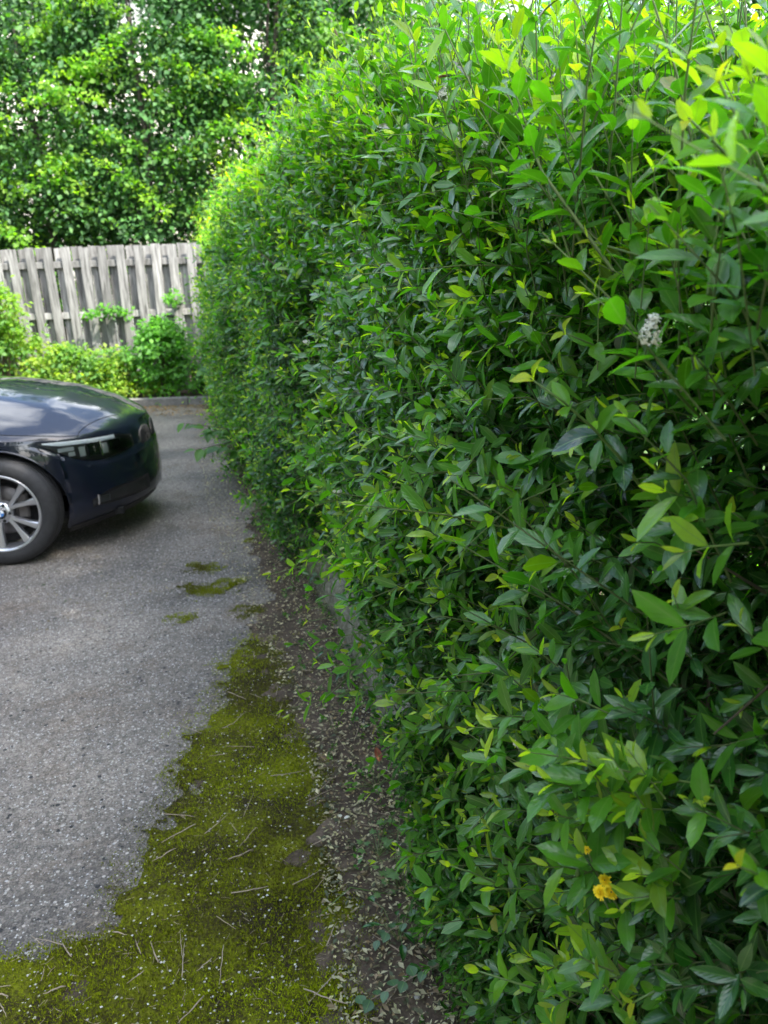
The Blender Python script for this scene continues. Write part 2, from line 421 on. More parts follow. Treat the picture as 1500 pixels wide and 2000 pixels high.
# ------------------------------------------------------------------ ground
def grid_sheet(name, poly_x, poly_y, z, mat, kind='structure'):
    V = [(x, y, z) for x, y in zip(poly_x, poly_y)]
    o = mobj(name, V, [tuple(range(len(V)))], mat); o['kind'] = kind
    return o
s_ = 250
o = mobj('ground', [(-s_, -s_, -.012), (s_, -s_, -.012), (s_, s_, -.012), (-s_, s_, -.012)], [(0, 1, 2, 3)], M_GRASS); o['kind'] = 'structure'

BY = np.array([-3, -1, 0, .5, 1.0, 1.29, 1.48, 1.66, 1.96, 2.31, 2.91, 3.49, 3.99, 5.0, 6.47, 8.15, 10.41, 12.0])
BX = np.array([.9, .58, .42, .33, .245, .20, .165, .135, .09, .02, -.13, -.275, -.42, -.72, -1.12, -1.56, -2.14, -2.55])
def FX(y): return np.interp(y, BY, BX)
def FN(y):
    s = (FX(y + .3) - FX(y - .3)) / .6
    return nrmz(np.stack([-np.ones_like(s), s, np.zeros_like(s)], -1))

ys = np.linspace(-3, 10.84, 40)
V = [(FX(y) - .002, y, 0) for y in ys] + [(-14, 10.84, 0), (-14, -3, 0)]
o = mobj('driveway', V, [tuple(range(len(V)))], M_ASPHALT); o['kind'] = 'structure'

def in_poly(X, Y, poly):
    ins = np.zeros(X.shape, bool); n = len(poly)
    for i in range(n):
        x0, y0 = poly[i]; x1, y1 = poly[(i + 1) % n]
        c = ((y0 > Y) != (y1 > Y)) & (X < (x1 - x0) * (Y - y0) / (y1 - y0 + 1e-12) + x0)
        ins ^= c
    return ins
def sdist(X, Y, poly):
    D = np.full(X.shape, 1e9); n = len(poly)
    for i in range(n):
        a = np.array(poly[i]); b = np.array(poly[(i + 1) % n]); ab = b - a
        t = np.clip(((X - a[0]) * ab[0] + (Y - a[1]) * ab[1]) / (ab @ ab + 1e-12), 0, 1)
        D = np.minimum(D, np.hypot(X - a[0] - t * ab[0], Y - a[1] - t * ab[1]))
    return np.where(in_poly(X, Y, poly), D, -D)
_w = [(rng.uniform(-1, 1, 2), rng.uniform(0, 6.28)) for _ in range(30)]
def wob(X, Y, f0, octv=4):
    s = 0; a = 1; f = f0; i = 0
    for _ in range(octv):
        for _k in range(4):
            dv, ph = _w[i % 30]; i += 1
            s = s + a * np.sin(f * (dv[0] * X + dv[1] * Y) * 1.8 + ph)
        a *= .55; f *= 2.1
    return s / 4

MOSS_MAIN = [(-1.6, 1.50), (-.971, 1.492), (-.771, 1.56), (-.75, 1.695), (-.766, 1.789), (-.729, 1.912), (-.717, 2.1), (-.739, 2.323), (-.726, 2.585), (-.68, 2.857), (-.737, 3.042), (-.657, 3.237), (-.466, 3.222), (-.339, 2.833), (-.272, 2.486), (-.202, 2.233), (-.125, 1.971), (-.134, 1.759), (-.049, 1.577), (-.02, 1.295), (-.03, .8), (-1.6, .8)]
MOSS_SPOTS = [(-1.053, 4.208, .13), (-.98, 3.853, .16), (-.657, 3.554, .12), (-1.001, 3.491, .09), (-.83, 3.98, .09), (-.60, 4.35, .1), (-.78, 4.72, .12), (-.55, 3.95, .08)]
def moss_field(X, Y, spots=False):
    D = sdist(X, Y, MOSS_MAIN) + .018
    if spots:
        for x, y, r in MOSS_SPOTS:
            D = np.maximum(D, r * .9 - np.hypot(X - x, (Y - y) * 1.3) - .03)
    D = D + .045 * wob(X, Y, 9, 4) + .045 * wob(X + 3, Y, 34, 4)
    return np.minimum(D, .115 + .075 * wob(X + 9, Y - 4, 11, 4) + .03 * wob(X, Y + 5, 38, 3))
def sheet_from_field(name, x0, x1, y0, y1, h, field, zf, mat, kind):
    xs = np.arange(x0, x1, h); yy = np.arange(y0, y1, h)
    X, Y = np.meshgrid(xs, yy, indexing='ij')
    D = field(X, Y)
    Z = zf(X, Y, D)
    nx, ny = X.shape
    idx = np.arange(nx * ny).reshape(nx, ny)
    keep = (D[:-1, :-1] > 0) & (D[1:, :-1] > 0) & (D[:-1, 1:] > 0) & (D[1:, 1:] > 0)
    a, b, c, d = idx[:-1, :-1][keep], idx[1:, :-1][keep], idx[1:, 1:][keep], idx[:-1, 1:][keep]
    T = np.concatenate([np.stack([a, b, c], 1), np.stack([a, c, d], 1)])
    V = np.stack([X.ravel(), Y.ravel(), Z.ravel()], 1)
    used, inv = np.unique(T, return_inverse=True)
    return tri_obj(name, V[used], inv.reshape(-1, 3), mat, kind=kind)
# dark soil and leaf mould lying on the tarmac along the wall
def soil_field(X, Y):
    fx = FX(Y); wd = np.interp(Y, [0, 1.3, 2, 3, 4, 5, 7, 9, 10.8], [.5, .42, .40, .42, .30, .16, .12, .12, .3])
    return np.minimum(np.minimum(fx - .003 - X, X - (fx - wd) + .10 * wob(X, Y, 6, 4) + .05 * wob(X, Y, 30, 3)), 10.83 - Y)
sheet_from_field('soil_strip', -3.3, .7, -.5, 10.83, .02, soil_field, lambda X, Y, D: .004 + .012 * np.clip(D / .12, 0, 1) + .004 * wob(X, Y, 30, 3) * np.clip(D / .05, 0, 1), M_SOIL, 'structure')
moss_z = lambda X, Y, D: .004 + .007 * np.clip(D / .06, 0, 1) + .0045 * (wob(X, Y, 22, 3) + 1) * np.clip(D / .04, 0, 1)
sheet_from_field('moss', -1.6, .05, .8, 5.0, .008, lambda X, Y: moss_field(X, Y) - .034, moss_z, M_MOSS, 'stuff')
sheet_from_field('soil_under_moss', -1.6, .05, .8, 3.4, .012, lambda X, Y: sdist(X, Y, MOSS_MAIN) - .045 + .05 * wob(X, Y, 9, 4) + .05 * wob(X + 3, Y, 34, 4), lambda X, Y, D: .0025 + 0 * X, M_SOIL, 'structure')
# moss fronds
M_FROND, _nt, _b, _o = new_mat('moss_frond_material'); _a = N(_nt, 'ShaderNodeAttribute'); _a.attribute_name = 'Col'; _nt.links.new(_a.outputs['Color'], _b.inputs['Base Color']); _b.inputs['Roughness'].default_value = .9; _b.inputs['Specular IOR Level'].default_value = .08
n = 380000
X = rng.uniform(-1.6, .05, n); Y = .8 + 4.2 * rng.uniform(0, 1, n) ** 1.8; D = moss_field(X, Y, True); k = rng.uniform(0, 1, n) < np.clip((D + .05 + .035 * wob(X + 1, Y + 2, 55, 2)) / .09, 0, 1) ** 1.3
X, Y, D = X[k], Y[k], D[k]; n = len(X)
for sx_, sy_, sr_ in MOSS_SPOTS:
    m_ = int(300000 * sr_ ** 2); a_ = rng.uniform(0, 6.28, m_); q_ = sr_ * 1.25 * rng.uniform(0, 1, m_) ** .55
    x_, y_ = sx_ + q_ * np.cos(a_), sy_ + .75 * q_ * np.sin(a_); k_ = (wob(x_ + 4, y_, 26, 3) > -.15 + .9 * (q_ / sr_ - .5)); X = np.concatenate([X, x_[k_]]); Y = np.concatenate([Y, y_[k_]])
D = moss_field(X, Y); n = len(X)
P = np.stack([X, Y, moss_z(X, Y, np.maximum(D, 0))], 1)
hh = rng.uniform(.003, .009, n) * np.clip(.5 + wob(X, Y, 12, 2) * .5 + .5, .4, 1.5)
dd = nrmz(np.stack([rng.normal(0, .6, n), rng.normal(0, .6, n), np.ones(n)], 1)); ss = nrmz(np.cross(dd, rng.normal(0, 1, (n, 3)))) * .0016
V = np.stack([P - ss, P + ss, P + dd * hh[:, None]], 1).reshape(-1, 3)
tone = np.clip(.5 + .55 * wob(X + 7, Y, 4.5, 3) + rng.normal(0, .25, n), 0, 1)[:, None]
mc = np.array([[.060, .054, .008]]) * (1 - tone) + np.array([[.28, .35, .006]]) * tone
tri_obj('moss_fronds', V, np.arange(3 * n).reshape(-1, 3), M_FROND, col=np.repeat(mc, 3, 0), kind='stuff')

# ---- loose grit and chippings (octahedral stones)
def stones(name, X, Y, Z, size, cols, mat):
    n = len(X)
    O = np.array([(1, 0, 0), (0, 1, 0), (-1, 0, 0), (0, -1, 0), (0, 0, 1), (0, 0, -1.)])
    T = np.array([(0, 1, 4), (1, 2, 4), (2, 3, 4), (3, 0, 4), (1, 0, 5), (2, 1, 5), (3, 2, 5), (0, 3, 5)])
    A = rng.uniform(0, 6.28, n); J = rng.uniform(.6, 1.3, (n, 6, 1))
    Q = O[None] * J * size[:, None, None]; Q[:, :, 2] *= .6
    c, s = np.cos(A)[:, None], np.sin(A)[:, None]
    Xr = Q[:, :, 0] * c - Q[:, :, 1] * s; Yr = Q[:, :, 0] * s + Q[:, :, 1] * c
    V = np.stack([Xr + X[:, None], Yr + Y[:, None], Q[:, :, 2] + (Z + size * .35)[:, None]], 2).reshape(-1, 3)
    TT = (T[None] + (np.arange(n) * 6)[:, None, None]).reshape(-1, 3)
    o = tri_obj(name, V, TT, mat, None, np.repeat(cols, 6, 0), None, 'stuff')
    o.data.shade_flat()
    return o
def attr_mat(name, rough=.8):
    m, nt, b, o = new_mat(name); a = N(nt, 'ShaderNodeAttribute'); a.attribute_name = 'Col'
    nt.links.new(a.outputs['Color'], b.inputs['Base Color']); b.inputs['Roughness'].default_value = rough
    return m
M_GRIT = attr_mat('grit_material')
n = 30000
Y = 1.2 + 7 * rng.uniform(0, 1, n) ** 1.7; X = -2.6 + rng.uniform(0, 1, n) * (FX(Y) + 2.6)
# denser bands of washed-out chippings
dens = np.clip(.25 + .5 * wob(X, Y, 2.2, 3) + np.exp(-((X + 1.0 + .12 * (Y - 2.5)) / .22) ** 2), .05, 1)
k = rng.uniform(0, 1, n) < dens; X, Y = X[k], Y[k]; n = len(X)
g = .08 + .5 * rng.uniform(0, 1, (n, 1)) ** 1.6; cols = np.concatenate([g * 1.03, g, g * rng.uniform(.82, 1, (n, 1))], 1)
stones('loose_grit', X, Y, np.zeros(n), rng.uniform(.0012, .0030, n) + .0035 * rng.uniform(0, 1, n) ** 4, cols, M_GRIT)
n = 6800
Y = 1.0 + 3.5 * rng.uniform(0, 1, n) ** 1.5; X = rng.uniform(-1.6, .3, n); D = moss_field(X, Y); k = ((D > .01) | (X > -.5)) & (X < FX(Y) - .01); X, Y, D = X[k], Y[k], D[k]; n = len(X)
g = rng.uniform(.3, .72, (n, 1)); cols = np.concatenate([g, g * .96, g * rng.uniform(.7, .92, (n, 1))], 1)
stones('pale_grit', X, Y, np.where(D > 0, moss_z(X, Y, D), .012), rng.uniform(.0014, .0042, n), cols, M_GRIT)

# ---- leaf litter
def litter(name, X, Y, Z, L, pal, lod='lo'):
    n = len(X); a = rng.uniform(0, 6.28, n)
    d = np.stack([np.cos(a), np.sin(a), rng.normal(.05, .15, n)], 1); nn = np.stack([rng.normal(0, .3, n), rng.normal(0, .3, n), np.ones(n)], 1)
    pal = np.array(pal); c = pal[rng.integers(0, len(pal), n)] * rng.uniform(.7, 1.25, (n, 1))
    V, T, C, U = bake_leaves(np.stack([X, Y, Z], 1), d, nn, L, L * rng.uniform(.3, .6, n), rng.uniform(-.6, .6, n), rng.uniform(0, .5, n), c, lod)
    o = tri_obj(name, V, T, M_LITTER, None, C, U, 'stuff'); return o
M_LITTER = leaf_mat('dead_leaf_material', trans=.2, rough=.7, vein=0, tmul=(1.3, 1.2, .8))
PAL = [(.46, .38, .24), (.62, .55, .36), (.50, .43, .28), (.12, .07, .04), (.24, .13, .07), (.05, .035, .025), (.56, .50, .27), (.08, .055, .04), (.30, .20, .14)]
n = 19000
Y = .9 + 9.8 * rng.uniform(0, 1, n) ** 1.7; off = rng.uniform(0, 1, n) ** 1.2 * np.interp(Y, [1, 2.4, 3.6, 5, 11], [.34, .30, .42, .45, .4])
X = FX(Y) - .01 - off; litter('leaf_litter', X, Y, np.full(n, .017) + .007 + rng.uniform(0, .006, n), rng.uniform(.005, .011, n) + .016 * rng.uniform(0, 1, n) ** 3, PAL, 'mid')
n = 2600; X = rng.uniform(-5.5, -2.2, n); Y = 10.83 - rng.uniform(0, 1, n) ** 1.6 * .9
litter('orange_leaf_litter', X, Y, np.full(n, .008), rng.uniform(.02, .05, n), [(.34, .17, .06), (.42, .24, .10), (.16, .07, .03), (.30, .20, .10)])
n = 2600; X = rng.uniform(-2.1, -.5, n); Y = rng.uniform(3.4, 7.6, n); k = rng.uniform(0, 1, n) < np.clip(.3 + wob(X, Y, 3, 2), 0, 1)
litter('brown_leaf_litter', X[k], Y[k], np.full(k.sum(), .006), rng.uniform(.006, .024, k.sum()), [(.30, .24, .17), (.07, .035, .02), (.12, .06, .035), (.04, .03, .02)])
# straw-like bits too small to single out
n = 1500; Y = 1.0 + 3 * rng.uniform(0, 1, n) ** 1.5; X = rng.uniform(-1.3, .15, n); k = (X < FX(Y) - .02) & ((moss_field(X, Y) > 0) | (X > -.5)); X, Y = X[k], Y[k]; n = len(X)
a = rng.uniform(0, 6.28, n); ll = rng.uniform(.008, .028, n); P0 = np.stack([X, Y, np.full(n, .026)], 1); P2 = P0 + np.stack([np.cos(a) * ll, np.sin(a) * ll, rng.normal(0, .004, n)], 1)
V, T, C, U = bake_stems(P0, (P0 + P2) / 2 + rng.normal(0, .001, (n, 3)), P2, np.full(n, .0007), rng.uniform(.7, 1.1, (n, 1)) * np.array([[.36, .29, .18]]))
tri_obj('straw_bits', V, T, M_GRIT, None, C, None, 'stuff')
# single dry twigs, each an object
TW = simple('dry_twig_material', (.34, .27, .19), .8, noise=.35, scale=90)
tw_meshes = []
for i in range(8):
    Lt = 1.0; pts = [(0, 0, 0)]
    for q in range(1, 6):
        pts.append((q / 5, .022 * random.uniform(-1, 1), .02 * random.uniform(-1, 1)))
    parts = [tube(pts, [.016, .018, .017, .014, .012, .008], 6)]
    if i % 2: parts.append(tube([pts[3], (pts[3][0] + .14, .13, .03)], [.012, .006], 5))
    V, F = join(parts); o = mobj('dry_twig', V, F, TW, smooth=True); tw_meshes.append(o.data); bpy.data.objects.remove(o)
TWP = [(690, 232, 1300, 1340)]
cnt = 0
tries = 0
def rnd_tone(o):
    th = random.choice((.05, .07, .095)); o.scale = (o.scale[0], th, th)
    return {.05: 'very thin', .07: 'thin', .095: 'thick'}[th]
while cnt < 70 and tries < 4000:
    tries += 1
    y = 1.35 + 2.0 * random.random() ** 1.4; x = random.uniform(-1.0, .1)
    if x > FX(y) - .05: continue
    dm = float(moss_field(np.array([x]), np.array([y]))[0])
    on_moss = dm > .015
    if not on_moss and x < -.5: continue
    o = bpy.data.objects.new('dry_twig', random.choice(tw_meshes)); link(o)
    Lw = random.uniform(.04, .115)
    o.scale = (Lw, .07, .07); o.location = (x, y, .026 if on_moss else .020)
    o.rotation_euler = (random.uniform(0, 6.28), random.uniform(-.05, .05), random.uniform(0, 6.28))
    kind_ = 'forked' if len(o.data.vertices) > 40 else 'straight'; size_ = 'long' if Lw > .085 else ('short' if Lw < .06 else 'middling')
    size_ = f'{size_}, {rnd_tone(o)}'
    if on_moss:
        rz_ = o.rotation_euler[2]; lie = 'pointing up the picture' if abs(math.sin(rz_)) > .75 else ('lying crosswise' if abs(math.sin(rz_)) < .35 else ('slanting up to the right' if math.sin(rz_) * math.cos(rz_) > 0 else 'slanting up to the left'))
        where = ('bottom left on moss' if x < -.6 else ('bottom middle on moss' if x < -.3 else 'bottom of moss by soil')) if y < 1.65 else ('on moss by tarmac' if x < -.55 else ('on the narrow far moss' if y > 2.5 else ('on moss by the soil' if x > -.22 else 'on mid moss')))
        props(o, f'{size_} {kind_} dry twig {lie}, {where}', 'twig', 'dry twigs scattered on the moss')
    else: props(o, f'{size_} {kind_} dry twig on the dark soil ' + ('near the trailing stems' if y < 1.8 else 'below the bare concrete'), 'twig', 'dry twigs on the soil strip')
    cnt += 1

# ---- low concrete wall under the hedge and the far kerb
def strip_wall(name, y0, y1, n, h, th, mat, off=0.0, rough=.006):
    ys = np.linspace(y0, y1, n); V = []; F = []
    prof = [(0, -.02), (0, h * .5), (.004, h - .02), (.02, h), (th - .02, h + .004), (th, h - .02), (th, -.02)]
    m = len(prof)
    for y in ys:
        nn = FN(np.array([y]))[0]
        for (dd, z) in prof:
            q = random.uniform(-rough, rough)
            V.append((FX(y) - nn[0] * (dd + off + q), y - nn[1] * (dd + off + q), z + random.uniform(-rough, rough) * .6 * (z > .05)))
    for i in range(n - 1):
        for j in range(m - 1):
            a = i * m + j; F.append((a, a + 1, a + m + 1, a + m))
    F.append(tuple(range(m))[::-1]); F.append(tuple((n - 1) * m + j for j in range(m)))
    return mobj(name, V, F, mat, smooth=True)
o = strip_wall('low_concrete_wall', -1, 10.8, 260, .21, .10, M_CONC)
props(o, 'low weathered concrete wall running along the foot of the privet hedge', 'wall')
# raised soil behind it
ys = np.linspace(-1, 10.8, 50); V = []; F = []
for y in ys: V += [(FX(y) + .095, y, .15), (FX(y) + 2.4, y, .13)]
for i in range(49): F.append((2 * i, 2 * i + 1, 2 * i + 3, 2 * i + 2))
o = mobj('hedge_bed_soil', V, F, M_SOIL); o['kind'] = 'structure'
# far kerb stones with bed soil
ke = empty('kerb', (-5, 10.9, 0), None, 'grey stone kerb along the shrub bed below the wooden fence', 'kerb')
x = -9.0; first = None
while x < 1:
    V, F = box((0, 0, .05), (.89, .12, .14))
    if first is None:
        o = mobj('kerb_stone', V, F, M_KERB, ke); first = o.data
        o.modifiers.new('bevel', 'BEVEL').width = .012
    else:
        o = bpy.data.objects.new('kerb_stone', first); link(o, ke); o.modifiers.new('bevel', 'BEVEL').width = .012
    o.location = (x + 5 + .45, random.uniform(-.008, .008), random.uniform(-.006, .006))
    x += .90
o = mobj('bed_soil', [(-12, 10.95, .06), (3, 10.95, .06), (3, 14.5, .10), (-12, 14.5, .10)], [(0, 1, 2, 3)], M_SOIL); o['kind'] = 'structure'

# ------------------------------------------------------------------ fence
fence = empty('wooden_fence', (-4, 12, 0), None, 'weathered grey wooden fence of staggered vertical boards behind the shrubs', 'fence')
def plank_mesh(w, h, t, seed):
    rs = random.Random(seed); V, F = [], []
    nseg = 5
    for i in range(nseg + 1):
        z = h * i / nseg; j = rs.uniform(-.004, .004)
        ww = w / 2 + rs.uniform(-.003, .003)
        V += [(-ww + j, -t / 2, z), (ww + j, -t / 2, z), (ww + j, t / 2, z), (-ww + j, t / 2, z)]
    for v in range(4):
        x, y, z = V[nseg * 4 + v]; V[nseg * 4 + v] = (x, y, z + (rs.uniform(-.004, .004)))
    F.append((3, 2, 1, 0)); F.append(tuple(nseg * 4 + k for k in range(4)))
    for i in range(nseg):
        for k in range(4):
            F.append((i * 4 + k, i * 4 + (k + 1) % 4, i * 4 + 4 + (k + 1) % 4, i * 4 + 4 + k))
    return V, F
pm = []
for i in range(7):
    V, F = plank_mesh(.130, 2.12, .02, i); o = mobj('board', V, F, M_WOOD); pm.append(o.data); bpy.data.objects.remove(o)
for row, (yy, offs) in enumerate(((-.032, 0), (.062, .128))):
    for i in range(-16, 20):
        o = bpy.data.objects.new('board', random.choice(pm)); link(o, fence); o.scale = (1.0 if row == 0 else 1.2, 1, 1)
        xx = i * .257 + offs
        lean = -.028 * np.clip((-xx + .6) / 2.2, 0, 1.3) + random.uniform(-.004, .004)
        o.location = (xx + random.uniform(-.008, .008), yy + random.uniform(-.004, .004), .10 + random.uniform(-.012, .012))
        o.rotation_euler = (0, lean, 0)
for z in (.45, 1.25, 1.98):
    V, F = box((0, .014, z), (9.6, .052, .095)); o = mobj('rail', V, F, M_WOOD, fence); o.modifiers.new('bevel', 'BEVEL').width = .006
for i in range(-2, 3):
    V, F = box((i * 2.1 + .9, .125, 1.12), (.10, .10, 2.2)); o = mobj('post', V, F, M_WOOD, fence); o.modifiers.new('bevel', 'BEVEL').width = .006

# ------------------------------------------------------------------ house far behind
house = empty('cream_house', (-4, 21, 0), None, 'pale cream rendered house glimpsed through gaps in the trees', 'house')
def add_box(name, c, s, mat, par, bev=0):
    V, F = box(c, s); o = mobj(name, V, F, mat, par)
    if bev: o.modifiers.new('bevel', 'BEVEL').width = bev
    return o
# front wall built round its openings
wins = [(-5.6, 1.0, 1.3, 1.3), (-2.2, 1.0, 1.3, 1.3), (1.6, 1.0, 1.3, 1.3), (4.6, 1.0, 1.3, 1.3), (-5.6, 4.0, 1.3, 1.2), (-2.2, 4.0, 1.3, 1.2), (1.6, 4.0, 1.3, 1.2), (4.6, 4.0, 1.3, 1.2)]
xs = sorted({-8.0, 8.0} | {w[0] for w in wins} | {w[0] + w[2] for w in wins}); zs = [0, 1.0, 2.3, 4.0, 5.2, 8.6]
V, F = [], []
for i in range(len(xs) - 1):
    for j in range(len(zs) - 1):
        mx, mz = (xs[i] + xs[i + 1]) / 2, (zs[j] + zs[j + 1]) / 2
        if any(w[0] < mx < w[0] + w[2] and w[1] < mz < w[1] + w[3] for w in wins): continue
        v, f = box((mx, 0, mz), (xs[i + 1] - xs[i], .3, zs[j + 1] - zs[j])); o_ = len(V); V += v; F += [tuple(q + o_ for q in ff) for ff in f]
mobj('front_wall', V, F, M_RENDER, house)
add_box('rear_wall', (0, 7.15, 4.3), (16, .3, 8.6), M_RENDER, house)
for sx in (-7.85, 7.85): add_box('side_wall', (sx, 3.575, 4.3), (.3, 6.85, 8.6), M_RENDER, house)
o = mobj('roof', [(-8.4, -.6, 8.5), (8.4, -.6, 8.5), (8.4, 7.8, 8.5), (-8.4, 7.8, 8.5), (-8.4, 3.6, 11.2), (8.4, 3.6, 11.2)], [(0, 1, 5, 4), (2, 3, 4, 5), (0, 4, 3), (1, 2, 5), (3, 2, 1, 0)], M_ROOF, house)
for (wx, wz, ww, wh) in wins:
    V, F = join([box((wx + ww / 2, .02, wz + .04), (ww, .08, .08)), box((wx + ww / 2, .02, wz + wh - .04), (ww, .08, .08)), box((wx + .04, .02, wz + wh / 2), (.08, .08, wh - .16)), box((wx + ww - .04, .02, wz + wh / 2), (.08, .08, wh - .16)), box((wx + ww / 2, .02, wz + wh / 2), (.06, .07, wh - .16))])
    fr = mobj('window', V, F, M_WHITE, house)
    V, F = box((wx + ww / 2, .045, wz + wh / 2), (ww - .1, .02, wh - .1)); mobj('pane', V, F, M_GLASSWIN, fr)

# ------------------------------------------------------------------ trees
def leafy_cloud(bl, centers, radii, npc, L, pal, lod='lo', flat=.45, up=.6, ratio=.66, carve=-99, seed=0):
    """sprays of leaves: each centre gets npc leaves in a flattened irregular pad"""
    m = len(centers); n = m * npc
    C = np.repeat(centers, npc, 0); Rr = np.repeat(radii, npc)
    q = rng.normal(0, .5, (n, 3)); q[:, 2] *= flat
    # each pad gets its own tilt
    tl = np.repeat(rng.normal(0, .35, (m, 2)), npc, 0); q[:, 2] += q[:, 0] * tl[:, 0] + q[:, 1] * tl[:, 1] - .25 * (q[:, 0] ** 2 + q[:, 1] ** 2)
    P = C + q * Rr[:, None]
    d = nrmz(q * np.array([[1, 1, .5]]) + rng.normal(0, .6, (n, 3))); d[:, 2] -= .2
    nn = np.stack([rng.normal(.05, .5, n), rng.normal(0, .5, n) - .35, np.full(n, up)], 1)
    base = np.array(pal)[rng.integers(0, len(pal), m)]
    c = np.repeat(base, npc, 0) * rng.uniform(.7, 1.35, (n, 1))
    Ls = L * rng.uniform(.5, 1.3, n)
    if carve > -9:
        h = np.sin(P[:, 0] * 2.3 + 1.7 * np.sin(P[:, 2] * 1.3 + seed)) + np.sin(P[:, 2] * 2.9 + 1.9 * np.sin(P[:, 0] * 1.7 + seed * 2)) + .8 * np.sin(P[:, 0] * 5.1 + P[:, 2] * 4.3 + P[:, 1] * 3 + seed)
        kk = h > carve; P, d, nn, Ls, c = P[kk], d[kk], nn[kk], Ls[kk], c[kk]; n = len(P)
    bl.add(*bake_leaves(P, d, nn, Ls, Ls * ratio * rng.uniform(.8, 1.2, n), rng.uniform(0, .5, n), rng.uniform(0, .5, n), c, lod))

def tree(name, x, y, h, rx, ry, z0, label, cat, nclump, npc, L, pal, group=None, seed=0, tr=.08, lod='lo', cr=(.34, .75), frontbias=0., off=(0, 0), extra=(), carve=-99, sprays=0):
    rs = np.random.default_rng(seed + 100)
    root = empty(name, (x, y, 0), None, label, cat, group)
    lean = rs.uniform(-.3, .3, 2) + np.array(off)
    P = [(0, 0, -.05)]
    for k in range(1, 7): P.append((lean[0] * k / 6 + rs.uniform(-.06, .06), lean[1] * k / 6 + rs.uniform(-.06, .06), h * .85 * k / 6))
    V, F = tube(P, [tr * 1.3, tr, tr * .85, tr * .7, tr * .55, tr * .35, tr * .15], 9); mobj('trunk', V, F, M_BARK, root, True)
    zc = (h + z0) / 2; rz = (h - z0) / 2
    # centres: mostly in the outer shell
    u = nrmz(rs.normal(0, 1, (nclump, 3))); rr = rs.uniform(.35, 1.0, nclump) ** .5
    u[:, 1] -= frontbias * rs.uniform(0, 1, nclump); 
    sq = np.sign(u) * np.abs(u) ** .75
    Cn = sq * np.array([rx, ry, rz]) * rr[:, None] + np.array([off[0], off[1], zc])
    Cn = Cn * (1 + .10 * np.sin(Cn[:, [1, 2, 0]] * 2.3))
    if len(extra):
        ex = np.array(extra) - np.array([x, y, 0]); Cn = np.concatenate([Cn] + [ex + rs.normal(0, .22, ex.shape) for _ in range(3)]); nclump = len(Cn)
    bl = Bulk(); leafy_cloud(bl, Cn, rs.uniform(cr[0], cr[1], nclump), npc, L, pal, lod, carve=carve, seed=seed)
    if sprays:
        for _ in range(sprays):
            a0 = np.array([rs.uniform(-rx, rx), -ry * rs.uniform(.6, 1.05), rs.uniform(z0 + .3, h * .8)]); dr = np.array([rs.choice([-1, 1]) * rs.uniform(.5, 1), rs.uniform(-.4, 0), rs.uniform(-.3, .3)])
            q = np.linspace(0, rs.uniform(.6, 1.3), 9)[:, None]; Cs = a0 + dr * q - np.array([[0, 0, .28]]) * q ** 2
            leafy_cloud(bl, Cs, np.full(9, .16), 26, L * .9, PY, lod, flat=.5)  # front sprays take a lighter palette: sunlight put into their colour
    bl.build('crown', M_LEAF_FAR, root)
    parts = []
    for c in Cn[rs.permutation(nclump)[:max(8, nclump // 16)]]:
        zb = min(max(c[2] * .62, z0 * .5), h * .75); k = zb / (h * .85)
        b0 = np.array([lean[0] * k, lean[1] * k, zb]); mid = (b0 + c) / 2 + np.array([0, 0, .12])
        parts.append(tube([b0, mid, c], [tr * .2, tr * .12, tr * .04], 5, False))
    V, F = join(parts); o = mobj('limb', V, F, M_BARK, root, True); o['kind'] = 'stuff'
    return root

PG = [(.012, .045, .015), (.018, .065, .017), (.010, .038, .014), (.025, .085, .018), (.045, .12, .02), (.09, .18, .03)]
PD = [(.018, .065, .018), (.025, .08, .018), (.035, .11, .02)]
PY = [(.14, .27, .025), (.20, .32, .03), (.09, .22, .025)]
G = 'tall trees behind the wooden fence'
tree('small_leaved_tree', -7.6, 14.3, 7.2, 1.5, 1.2, 1.2, 'small-leaved green tree at the left edge behind the fence', 'tree', 350, 84, .10, PG, G, 1, carve=-.95, sprays=13)
tree('small_leaved_tree', -5.6, 14.4, 7.6, 1.5, 1.2, 1.0, 'dense green tree behind the fence directly above the car bonnet', 'tree', 350, 84, .10, PG, G, 2, carve=-.95, sprays=13)
tree('small_leaved_tree', -3.7, 14.2, 7.4, 1.5, 1.2, 1.1, 'dark green tree behind the fence boards nearest the hedge end', 'tree', 350, 84, .10, PG + PD, G, 3, carve=-.95, sprays=13)
tree('small_leaved_tree', -1.8, 14.5, 7.8, 1.5, 1.2, 1.2, 'deep green tree rising behind the far end of the hedge', 'tree', 350, 84, .10, PG + PD, G, 4, carve=-.95, sprays=13)
tree('yellow_green_tree', .4, 14.6, 7.2, 1.6, 1.3, 1.5, 'bright yellow-green tree showing over the middle of the hedge top', 'tree', 350, 84, .10, PY + PG, None, 5, carve=-.95, sprays=13)
tree('yellow_green_tree', 2.9, 13.0, 5.6, 1.5, 1.3, 1.5, 'light green tree low over the hedge top below the white sky', 'tree', 200, 70, .10, PY, None, 6, carve=-.95, sprays=13)
tree('garden_tree', 5.6, 11.5, 6.3, 2.0, 1.4, 1.4, 'light green garden tree beyond the hedge at the right edge', 'tree', 300, 80, .09, PY + PG, None, 7)
G2 = 'second row of trees further behind the fence'
for i, (xx, lab) in enumerate(((-7.0, 'darker tree standing behind the leftmost tree of the front row'), (-4.7, 'darker tree filling the gap above the middle of the fence'), (-2.6, 'darker tree filling the gap above the right end of the fence'), (-.6, 'darker tree further back above the far end of the hedge'))):
    tree('background_tree', xx, 17.2, 8.4, 1.35, .9, 1.5, lab, 'tree', 240, 64, .15, PD, G2, 20 + i, carve=-.9)
